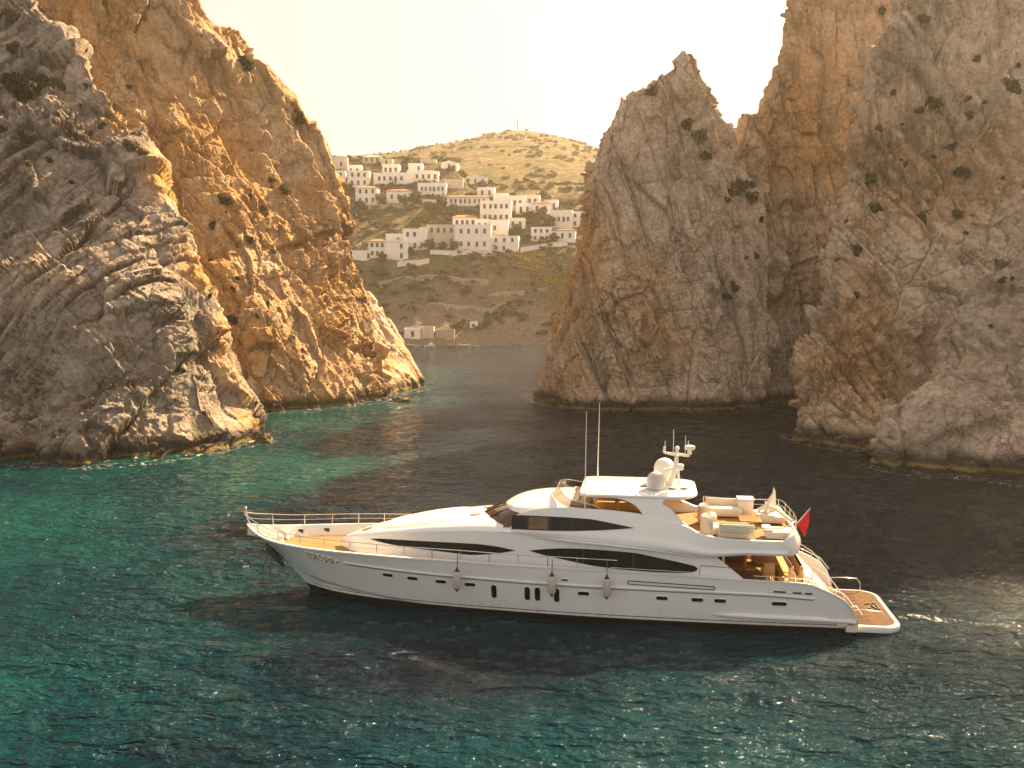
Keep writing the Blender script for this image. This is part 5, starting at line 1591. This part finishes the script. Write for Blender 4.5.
def wall_thing(name, pts, h, m, label, cat='wall', th=.5):
    e = empty(name, (*pts[0], float(hill_z(np.array([pts[0][0]]), np.array([pts[0][1]]))[0])))
    tag(e, label, cat)
    P = catmull(np.array([(p[0], p[1]) for p in pts], float), 24, 0)
    z = hill_z(P[:, 0], P[:, 1])
    ztop = np.convolve(np.pad(z, 3, 'edge'), np.ones(7) / 7, 'valid') + h
    rows = []
    for (x, y), zt, zb in zip(P, ztop, z):
        rows.append([(x, y - th / 2, zb - 2), (x, y - th / 2, zt), (x, y + th / 2, zt), (x, y + th / 2, zb - 2)])
    G = np.array(rows) - np.array(e.location)
    mb = MB(); mb.grid(G); n = len(G) * 4
    mb.F.append((0, 1, 2, 3)); mb.F.append((n - 1, n - 2, n - 3, n - 4))
    mb.build('masonry', m, e, 40)
    k = MB(); k.grid(np.array([[(r[1][0], r[1][1] - .1, r[1][2] + .003), (r[1][0], r[1][1] - .1, r[1][2] + .12), (r[2][0], r[2][1] + .1, r[2][2] + .12), (r[2][0], r[2][1] + .1, r[2][2] + .003)] for r in rows]) - np.array(e.location))
    k.build('coping', FLATROOF if m is STONEW else WHITEWASH, e, 40)
wall_thing('terrace_wall', [(-29, 321.2), (-22, 320.9), (-14, 320.8), (-7, 321)], 1.3, WHITEWASH, 'long white retaining wall in front of the biggest house')
wall_thing('terrace_wall', [(-40, 316.5), (-34, 316.8), (-29, 317.6)], 1.5, WHITEWASH, 'stepped white wall below the gabled house')
wall_thing('terrace_wall', [(3, 323), (8, 325.5), (14, 328), (20, 328.5)], 1.5, WHITEWASH, 'white road wall curving towards the pinnacle')
wall_thing('terrace_wall', [(-56, 355.5), (-50, 355.8), (-40, 356.5)], 1.4, STONEW, 'dry stone wall under the orange roofed house')
wall_thing('terrace_wall', [(-36, 362), (-28, 361.5), (-22, 360)], 1.2, WHITEWASH, 'white garden wall below the blue shuttered house')
wall_thing('terrace_wall', [(-28, 300.5), (-12, 301.0), (-2, 303)], .9, STONEW, 'dry stone terrace wall on the bare slope above the shore')
wall_thing('terrace_wall', [(-46, 309), (-34, 310), (-20, 310.5), (-8, 311)], .9, STONEW, 'long dry stone terrace wall just below the lower row of houses')
wall_thing('terrace_wall', [(-8, 306), (2, 307.5), (12, 309)], .9, STONEW, 'short dry stone terrace wall at the foot of the yellow broom')
wall_thing('quay', [(-35, 283.6), (-24, 283.4), (-8, 284.2)], .8, STONEW, 'low stone quay along the shore below the boathouses', 'quay', 1.6)

# ---- trees between the houses
T_PROTO = [make_plant('tree', 301 + i, 2.3, 3.6, 1.0, LEAF_G if i % 2 == 0 else LEAF_O, 620, .34) for i in range(3)]
TREES = [
 (-66, 369, 1.0, 'dark green tree beside the white house at the left cliff edge'),
 (-51, 358, 1.2, 'round tree between the orange roofed house and the brown eaved house'),
 (-38.5, 357.5, 1.5, 'big dark tree right of the house with the brown tiled eave'),
 (-41.5, 355, 1.1, 'tree just below the brown eaved house'),
 (-27, 355, 1.3, 'tree standing left of the long house with eight windows'),
 (-22, 349, 1.5, 'broad tree below the long house with eight windows'),
 (-31, 350, 1.2, 'tree alone on the slope under the blue shuttered house'),
 (-28.8, 321.8, 1.1, 'garden tree in front of the greyish plastered house'),
 (-24.5, 321.9, .9, 'smaller garden tree right of the first in front of the greyish house'),
 (-20.5, 321.6, 1.0, 'garden tree at the left corner of the biggest house'),
 (-36, 320, .9, 'tree in front of the two storey house right of the gabled one'),
 (1.5, 334, 1.2, 'tree between the small white house and the terraced house'),
 (5.8, 343, 1.2, 'tree under the small white cube house'),
 (10, 341, 1.5, 'dark spreading tree below the tile capped house'),
 (14, 338, 1.2, 'tree left of the house with four tall windows'),
 (5.0, 330, 1.0, 'tree left of the house above the road wall'),
 (14.8, 329.8, 1.0, 'tree between the lone house and the low blue shuttered one'),
 (-45, 316, 1.0, 'bushy tree below the left end of the lower row'),
 (-58, 352, 1.1, 'tree below the orange roofed house on the bare slope'),
 (-70, 398, .9, 'small tree on the left skyline beside the grey hip roofed house'),
 (-46, 404, .8, 'lone small tree on the skyline above the long terrace'),
]
for i, (x, y, s, lab) in enumerate(TREES):
    z = float(hill_z(np.array([x]), np.array([y]))[0])
    k = i % 3
    if i < 3:
        o = T_PROTO[i]; o.location = (x, y, z); o.scale = (s, s, s * .9); o['label'] = lab
    else:
        o = dup_tree(T_PROTO[k], (x, y, z), rz=i * 1.7, scale=(s, s, s * (.8 + .05 * (i % 5))), label=lab)
    o['category'] = 'tree'; o['group'] = 'trees among the village houses'

# ---- scrub on the hillside: nobody could count it
def scrub(name, seed, n, sampler, m, label, r0, r1, leaf):
    rg = np.random.RandomState(seed)
    Vs, Fs = [], []; off = 0
    protos = [leaves(seed + k, 46, lumps_for(seed + k, 1.0, .8, 4), .30) for k in range(6)]
    xy = sampler(rg, n)
    z = hill_z(xy[:, 0], xy[:, 1])
    for (x, y), zz in zip(xy, z):
        if zz < 2.0: continue
        V, F = protos[rg.randint(6)]
        s = rg.uniform(r0, r1) * rg.uniform(.6, 1); a = rg.uniform(0, 6.28)
        c, sn = math.cos(a), math.sin(a)
        W = np.stack([V[:, 0] * c - V[:, 1] * sn, V[:, 0] * sn + V[:, 1] * c, V[:, 2] * .8], -1) * s + np.array([x, y, zz - .1])
        Vs.append(W); Fs.append(F + off); off += len(V)
    o = mesh_np(name, np.concatenate(Vs), np.concatenate(Fs), m)
    tag(o, label, 'scrub', kind='stuff')
def samp_front(rg, n):
    x = rg.uniform(-95, 60, n * 4); y = rg.uniform(288, 425, n * 4)
    d = fbm(np.stack([x / 11, y / 9, 0 * x], -1), 3, 400)
    k = d > rg.uniform(-.15, .45, n * 4)
    return np.stack([x, y], -1)[k][:n]
def samp_back(rg, n):
    y = rg.uniform(430, 830, n * 3); x = rg.uniform(-1, 1, n * 3) * (80 + y * .15)
    d = fbm(np.stack([x / 40, y / 40, 0 * x], -1), 3, 410)
    k = d > rg.uniform(-.2, .5, n * 3)
    return np.stack([x, y], -1)[k][:n]
scrub('scrub', 41, 1500, samp_front, LEAF_O, 'grey green scrub covering the lower slopes round the village', .9, 2.8, .3)
scrub('dark_scrub', 47, 420, samp_front, LEAF_G, 'darker scrub scattered between the village houses', 1.0, 3.2, .3)
scrub('hilltop_scrub', 43, 900, samp_back, LEAF_O, 'thin scrub dotted over the far hill', 1.2, 3.6, .3)
def samp_yel(rg, n):
    t = rg.uniform(0, 1, n)
    return np.stack([3 + 16 * t + rg.normal(0, 2.2, n), 319.5 - 13 * t + rg.normal(0, 3.5, n)], -1)
scrub('flowering_broom', 45, 520, samp_yel, LEAF_Y, 'bright yellow broom spilling down the slope below the road wall', .5, 1.2, .3)

# ---- mast, hut and relay on the hilltop
def hz1(x, y): return float(hill_z(np.array([x]), np.array([y]))[0])
e = empty('relay_mast', (4.5, 795, hz1(4.5, 795) - .3)); tag(e, 'thin relay mast on top of the far hill', 'mast')
mb = MB()
for a in (0, 2.09, 4.19): mb.tube([(.7 * math.cos(a), .7 * math.sin(a), 0), (.12 * math.cos(a), .12 * math.sin(a), 11)], .26, 6)
for k in range(7): mb.tube([(.62 * (1 - k * .13), 0, .8 + k * 1.5), (-.3 * (1 - k * .13), .5 * (1 - k * .13), 1.6 + k * 1.5)], .05, 5)
mb.build('lattice', BARK, e, 60)
mb = MB(); mb.lathe([(.1, 0), (.55, .1), (.6, .3), (.2, .4)], (.5, -.2, 9.5), 12); mb.build('dish', OLDWALL, e)
e = empty('relay_hut', (12.5, 793, hz1(12.5, 793) - .3)); tag(e, 'small dark relay hut beside the hilltop mast', 'hut')
mb = MB(); mb.box((0, 0, 1), (3, 3, 2.4), bev=.05); mb.build('wall', STONEW, e, 40)
mb = MB(); mb.box((0, 0, 2.3), (3.4, 3.4, .2)); mb.build('roof', FLATROOF, e, 40)
mb = MB(); mb.box((0, -1.52, .8), (.8, .1, 1.7)); mb.build('door', SHUT, e, 40)

# ---- small boats at the far quay
def small_boat(x, y, L, rz, label, m, cabin=False):
    e = empty('small_boat', (x, y, 0), rz); tag(e, label, 'boat', 'small boats off the far quay')
    rows = []
    for t in np.linspace(0, 1, 12):
        w = .18 * L * (1 - (2 * max(0, t - .45)) ** 2.2 * .8) * (0.82 + .18 * min(1, t * 3))
        w = max(w, .03) if t < .98 else .03
        sh = .11 * L + .06 * L * t ** 2
        rows.append([(L * (t - .5), -w, sh), (L * (t - .5), -w * .8, .1), (L * (t - .5), 0, -.3), (L * (t - .5), w * .8, .1), (L * (t - .5), w, sh), (L * (t - .5), w * .9, sh), (L * (t - .5), 0, .12 * L * .5), (L * (t - .5), -w * .9, sh)])
    mb = MB(); mb.grid(np.array(rows), True); mb.F.append(tuple(range(8))); mb.build('hull', m, e, 40)
    mb = MB()
    for t in (-.2, .15): mb.box((L * t, 0, .10 * L), (.08 * L, .3 * L, .03 * L))
    mb.build('thwart', WOOD, e, 40)
    if cabin:
        mb = MB(); mb.box((L * .08, 0, .22 * L), (.3 * L, .22 * L, .2 * L), bev=.06); mb.build('cabin', GEL2, e, 40)
    return e
small_boat(-25.2, 276.5, 3.4, .3, 'white motor launch with a cabin nearest the small headland', GEL, True)
small_boat(-18.9, 279.0, 2.6, .05, 'ochre rowing boat between the launch and the long white boat', WOOD)
small_boat(-14.8, 279.2, 4.2, .02, 'long low white boat moored parallel to the far quay', GEL)
small_boat(-11.0, 279.8, 1.8, .0, 'tiny dinghy right of the long white boat', GEL2)

# ================================================================== SHRUBS ON THE ROCK
SHRUBS = [
  (-56.1, 106.4, 38.7, 2.47, 'd', 'largest dark bush on the grey left cliff near the frame edge') ,
  (-54.3, 106.6, 39.3, 1.42, 'd', 'dark bush beside the largest bush on the grey left cliff') ,
  (-53.0, 107.7, 39.3, 1.19, 'o', 'olive bush right of the dark pair on the grey left cliff') ,
  (-59.3, 110.8, 47.4, 1.35, 'o', 'olive bush high in the top left corner of the grey cliff') ,
  (-57.7, 107.4, 43.3, 1.07, 'd', 'dark bush between the olive corner bush and the largest bush') ,
  (-52.7, 99.7, 31.9, 0.99, 'd', 'round dark bush below the largest bush on the grey left cliff') ,
  (-48.6, 102.3, 32.3, 0.91, 'd', 'small dark bush in mid face below the olive bush') ,
  (-55.6, 100.5, 32.7, 0.56, 'd', 'dark bush cut by the left frame edge') ,
  (-42.1, 101.8, 31.3, 1.13, 'o', 'olive bush growing on the crest of the grey left cliff') ,
  (-40.7, 101.2, 30.3, 0.79, 'o', 'lower olive tuft on the crest of the grey left cliff') ,
  (-40.3, 139.6, 49.6, 1.55, 'd', 'bush on the upper skyline of the tall golden cliff') ,
  (-33.0, 143.4, 42.5, 1.27, 'd', 'bush on the lower skyline of the tall golden cliff') ,
  (-39.7, 125.4, 27.9, 1.11, 'd', 'dark bush on the middle ledge of the golden cliff') ,
  (-33.5, 134.6, 30.4, 1.05, 'o', 'olive bush right of the ledge on the golden cliff') ,
  (-36.6, 118.6, 11.7, 0.92, 'd', 'dark bush low on the golden face') ,
  (-40.5, 123.5, 24.3, 0.69, 'd', 'small bush just under the ledge bush of the golden cliff') ,
  (-36.2, 125.9, 22.6, 0.84, 'd', 'small dark tuft right of the under ledge bush on the golden cliff') ,
  (19.6, 127.0, 43.0, 1.27, 'd', 'bush near the top of the pinnacle') ,
  (23.9, 126.7, 38.1, 1.12, 'd', 'dark bush in the upper right of the pinnacle') ,
  (25.7, 126.8, 36.5, 1.41, 'o', 'olive yellow bush right of the upper bush on the pinnacle') ,
  (26.9, 127.3, 34.3, 0.99, 'd', 'bush below the olive bush on the pinnacle') ,
  (31.8, 129.8, 30.1, 1.87, 'd', 'large dark bush in the notch between pinnacle and cliff') ,
  (34.0, 130.7, 28.5, 1.3, 'd', 'second bush below the notch') ,
  (55.1, 139.1, 57.1, 1.08, 'd', 'bush near the top frame edge on the tan cliff') ,
  (46.9, 106.3, 46.3, 0.83, 'd', 'bush right of the first at the top of the tan cliff') ,
  (56.2, 103.9, 38.1, 1.27, 'd', 'bush touching the right frame edge on the tan cliff') ,
  (47.2, 103.5, 36.1, 0.92, 'd', 'dark bush in the upper middle of the big right cliff') ,
  (52.0, 104.9, 35.2, 0.81, 'd', 'bush right of the upper middle bush') ,
  (49.6, 104.1, 31.3, 1.04, 'd', 'dark oval bush above the pair on the big right cliff') ,
  (50.6, 103.0, 28.6, 0.91, 'd', 'dark bush directly below the oval one') ,
  (41.1, 106.0, 28.0, 1.17, 'd', 'dark bush on the left rib of the big right cliff') ,
  (41.3, 103.9, 24.4, 0.92, 'd', 'dark bush under the rib bush') ,
  (46.6, 103.7, 23.5, 1.26, 'd', 'largest dark bush in the middle of the big right cliff') ,
  (49.6, 101.6, 23.8, 0.9, 'd', 'bush right of the largest middle bush') ,
  (38.4, 101.5, 19.7, 0.9, 'd', 'lowest dark bush on the left rib of the big right cliff') ,
  (52.4, 104.8, 41.3, 0.7, 'd', 'small bush high on the big right cliff') ,
  (46.8, 86.3, 16.2, 0.57, 'd', 'small bush at the top of the grey buttress') ,
  (43.3, 105.0, 37.7, 0.52, 'd', 'tiny dark tuft in the cracks along the rib of the big right cliff') ,
  (45.8, 103.7, 35.5, 0.55, 'd', 'tiny dark tuft in the cracks along the rib of the big right cliff') ,
  (41.6, 104.9, 33.7, 0.54, 'd', 'tiny dark tuft in the cracks along the rib of the big right cliff') ,
  (42.0, 103.8, 24.7, 0.31, 'd', 'tiny dark tuft in the cracks along the rib of the big right cliff') ,
  (41.7, 131.2, 15.2, 0.67, 'd', 'tiny dark tuft in the cracks along the rib of the big right cliff') ,
  (44.3, 104.6, 34.2, 0.3, 'd', 'tiny dark tuft in the cracks along the rib of the big right cliff') ,
  (38.3, 104.3, 23.3, 0.35, 'd', 'tiny dark tuft in the cracks along the rib of the big right cliff') ,
  (43.3, 105.2, 32.0, 0.46, 'd', 'tiny dark tuft in the cracks along the rib of the big right cliff') ,
  (36.4, 101.7, 18.8, 0.37, 'd', 'tiny dark tuft in the cracks along the rib of the big right cliff') ,
  (38.0, 99.9, 14.7, 0.54, 'd', 'tiny dark tuft in the cracks along the rib of the big right cliff') ,
  (44.8, 104.5, 29.7, 0.52, 'd', 'tiny dark tuft in the cracks along the rib of the big right cliff') ,
  (44.3, 104.4, 30.2, 0.29, 'd', 'tiny dark tuft in the cracks along the rib of the big right cliff') ,
  (47.7, 103.6, 30.4, 0.41, 'd', 'tiny dark tuft in the cracks along the rib of the big right cliff') ,
  (49.9, 100.2, 21.6, 0.31, 'd', 'tiny dark tuft near the right frame edge on the big right cliff') ,
  (56.9, 104.0, 40.5, 0.42, 'd', 'tiny dark tuft near the right frame edge on the big right cliff') ,
  (53.7, 104.7, 36.7, 0.38, 'd', 'tiny dark tuft near the right frame edge on the big right cliff') ,
  (48.2, 87.4, 16.3, 0.34, 'd', 'tiny dark tuft near the right frame edge on the big right cliff') ,
  (51.2, 103.7, 36.8, 0.48, 'd', 'tiny dark tuft near the right frame edge on the big right cliff') ,
  (44.2, 83.2, 11.8, 0.3, 'd', 'tiny dark tuft near the right frame edge on the big right cliff') ,
  (55.4, 103.3, 28.0, 0.31, 'd', 'tiny dark tuft near the right frame edge on the big right cliff') ,
  (30.3, 124.1, 16.5, 0.65, 'd', 'tiny dark tuft in the gully between pinnacle and cliff') ,
  (35.5, 130.1, 25.7, 0.59, 'd', 'tiny dark tuft in the gully between pinnacle and cliff') ,
  (34.2, 127.3, 20.3, 0.64, 'd', 'tiny dark tuft in the gully between pinnacle and cliff') ,
  (32.7, 127.2, 20.2, 0.59, 'd', 'tiny dark tuft in the gully between pinnacle and cliff') ,
  (30.5, 123.9, 15.7, 0.67, 'd', 'tiny dark tuft in the gully between pinnacle and cliff') ,
  (29.4, 124.0, 14.8, 0.67, 'd', 'tiny dark tuft in the gully between pinnacle and cliff') ,
  (34.5, 132.1, 30.8, 0.69, 'd', 'tiny dark tuft in the gully between pinnacle and cliff') ,
  (29.7, 123.5, 14.8, 0.58, 'd', 'tiny dark tuft in the gully between pinnacle and cliff') ,
  (29.8, 126.9, 28.1, 0.58, 'd', 'tiny dark tuft in the gully between pinnacle and cliff') ,
  (-35.1, 121.8, 16.4, 0.53, 'd', 'tiny tuft on the ledges of the golden cliff') ,
  (-35.5, 134.9, 30.7, 0.34, 'o', 'tiny tuft on the ledges of the golden cliff') ,
  (-32.4, 97.0, 14.8, 0.39, 'd', 'tiny tuft on the ledges of the golden cliff') ,
  (-34.5, 118.5, 13.3, 0.32, 'o', 'tiny tuft on the ledges of the golden cliff') ,
  (-33.5, 127.6, 21.1, 0.51, 'o', 'tiny tuft on the ledges of the golden cliff') ,
  (-43.0, 127.3, 34.2, 0.45, 'o', 'tiny tuft on the ledges of the golden cliff') ,
  (-36.9, 128.7, 28.9, 0.5, 'd', 'tiny tuft on the ledges of the golden cliff') ,
  (-37.1, 119.9, 15.9, 0.4, 'd', 'tiny tuft on the ledges of the golden cliff') ,
  (-39.0, 124.6, 26.3, 0.29, 'o', 'tiny tuft on the ledges of the golden cliff') ,
  (-36.8, 119.9, 15.5, 0.35, 'd', 'tiny tuft on the ledges of the golden cliff') ,
  (-32.8, 121.4, 13.9, 0.38, 'd', 'tiny tuft on the ledges of the golden cliff') ,
  (-40.3, 121.3, 19.5, 0.51, 'o', 'tiny tuft on the ledges of the golden cliff') ,
  (-36.8, 121.3, 17.2, 0.39, 'd', 'tiny tuft on the ledges of the golden cliff') ,
  (-33.5, 118.7, 12.1, 0.4, 'd', 'tiny tuft on the ledges of the golden cliff') ,
  (-35.5, 134.9, 31.9, 0.55, 'd', 'tiny tuft on the ledges of the golden cliff') ,
  (-35.8, 131.2, 27.5, 0.54, 'o', 'tiny tuft on the ledges of the golden cliff') ,
  (-47.5, 98.9, 26.9, 0.43, 'd', 'tiny tuft in the joints of the grey left cliff') ,
  (-50.7, 110.4, 43.9, 0.33, 'o', 'tiny tuft in the joints of the grey left cliff') ,
  (-49.9, 103.9, 34.7, 0.38, 'o', 'tiny tuft in the joints of the grey left cliff') ,
  (-50.0, 99.0, 29.3, 0.49, 'd', 'tiny tuft in the joints of the grey left cliff') ,
  (-48.0, 104.4, 33.2, 0.36, 'o', 'tiny tuft in the joints of the grey left cliff') ,
  (-46.8, 105.1, 34.1, 0.51, 'o', 'tiny tuft in the joints of the grey left cliff') ,
  (-50.0, 107.0, 36.8, 0.33, 'o', 'tiny tuft in the joints of the grey left cliff') ,
  (-52.0, 125.3, 43.0, 0.47, 'd', 'tiny tuft in the joints of the grey left cliff') ,
  (-48.0, 104.5, 33.0, 0.36, 'o', 'tiny tuft in the joints of the grey left cliff') ,
  (-51.1, 97.0, 28.6, 0.41, 'd', 'tiny tuft in the joints of the grey left cliff') ,
  (-53.9, 99.6, 31.7, 0.48, 'o', 'tiny tuft in the joints of the grey left cliff') ,
  (-49.9, 108.4, 39.4, 0.37, 'd', 'tiny tuft in the joints of the grey left cliff') ,
]
S_PROTO = {'d': [make_plant('shrub', 501 + i, 1.0, 1.2, .0, LEAF_D, 620, .15, .25) for i in range(3)],
           'o': [make_plant('shrub', 511 + i, 1.0, 1.1, .0, LEAF_O, 620, .15, .25) for i in range(2)]}
_used = {'d': 0, 'o': 0}
for i, (x, y, z, r, k, lab) in enumerate(SHRUBS):
    j = _used[k]; _used[k] += 1
    pr = S_PROTO[k]
    sc = (r * 1.0, r * 1.0, r * .9 * (1.25 + .1 * (i % 4)))
    y -= .15 * r; z -= .75 * r
    if j < len(pr):
        o = pr[j]; o.location = (x, y, z); o.scale = sc; o.rotation_euler = (0, 0, i * 1.3); o['label'] = lab
    else:
        o = dup_tree(pr[j % len(pr)], (x, y, z), rz=i * 1.3, scale=sc, label=lab)
    o['category'] = 'shrub'; o['group'] = 'shrubs growing on the cliffs'

def boulder(x, y, z, s, seed, label):
    n = 22; th = np.linspace(.02, math.pi - .02, n); ph = np.linspace(0, 2 * math.pi, 2 * n, endpoint=False)
    T, Ph = np.meshgrid(th, ph, indexing='ij')
    D = np.stack([np.sin(T) * np.cos(Ph), np.sin(T) * np.sin(Ph), np.cos(T)], -1).reshape(-1, 3)
    r = 1 + .35 * fbm(D * 1.3 + seed, 3, seed) + .35 * facet(D * 1.6 + seed, seed)[0]
    o = mesh_np('sea_rock', D * r[:, None] * np.array(s), grid_faces(n, 2 * n, True), ROCK, loc=(x, y, z))
    tag(o, label, 'rock')
boulder(-15.9, 127.3, .1, (1.3, .9, .5), 3, 'small dark rock awash off the foot of the golden cliff')
boulder(-25.2, 90.2, .1, (.9, .9, .8), 5, 'wet boulder at the tip of the grey left cliff')
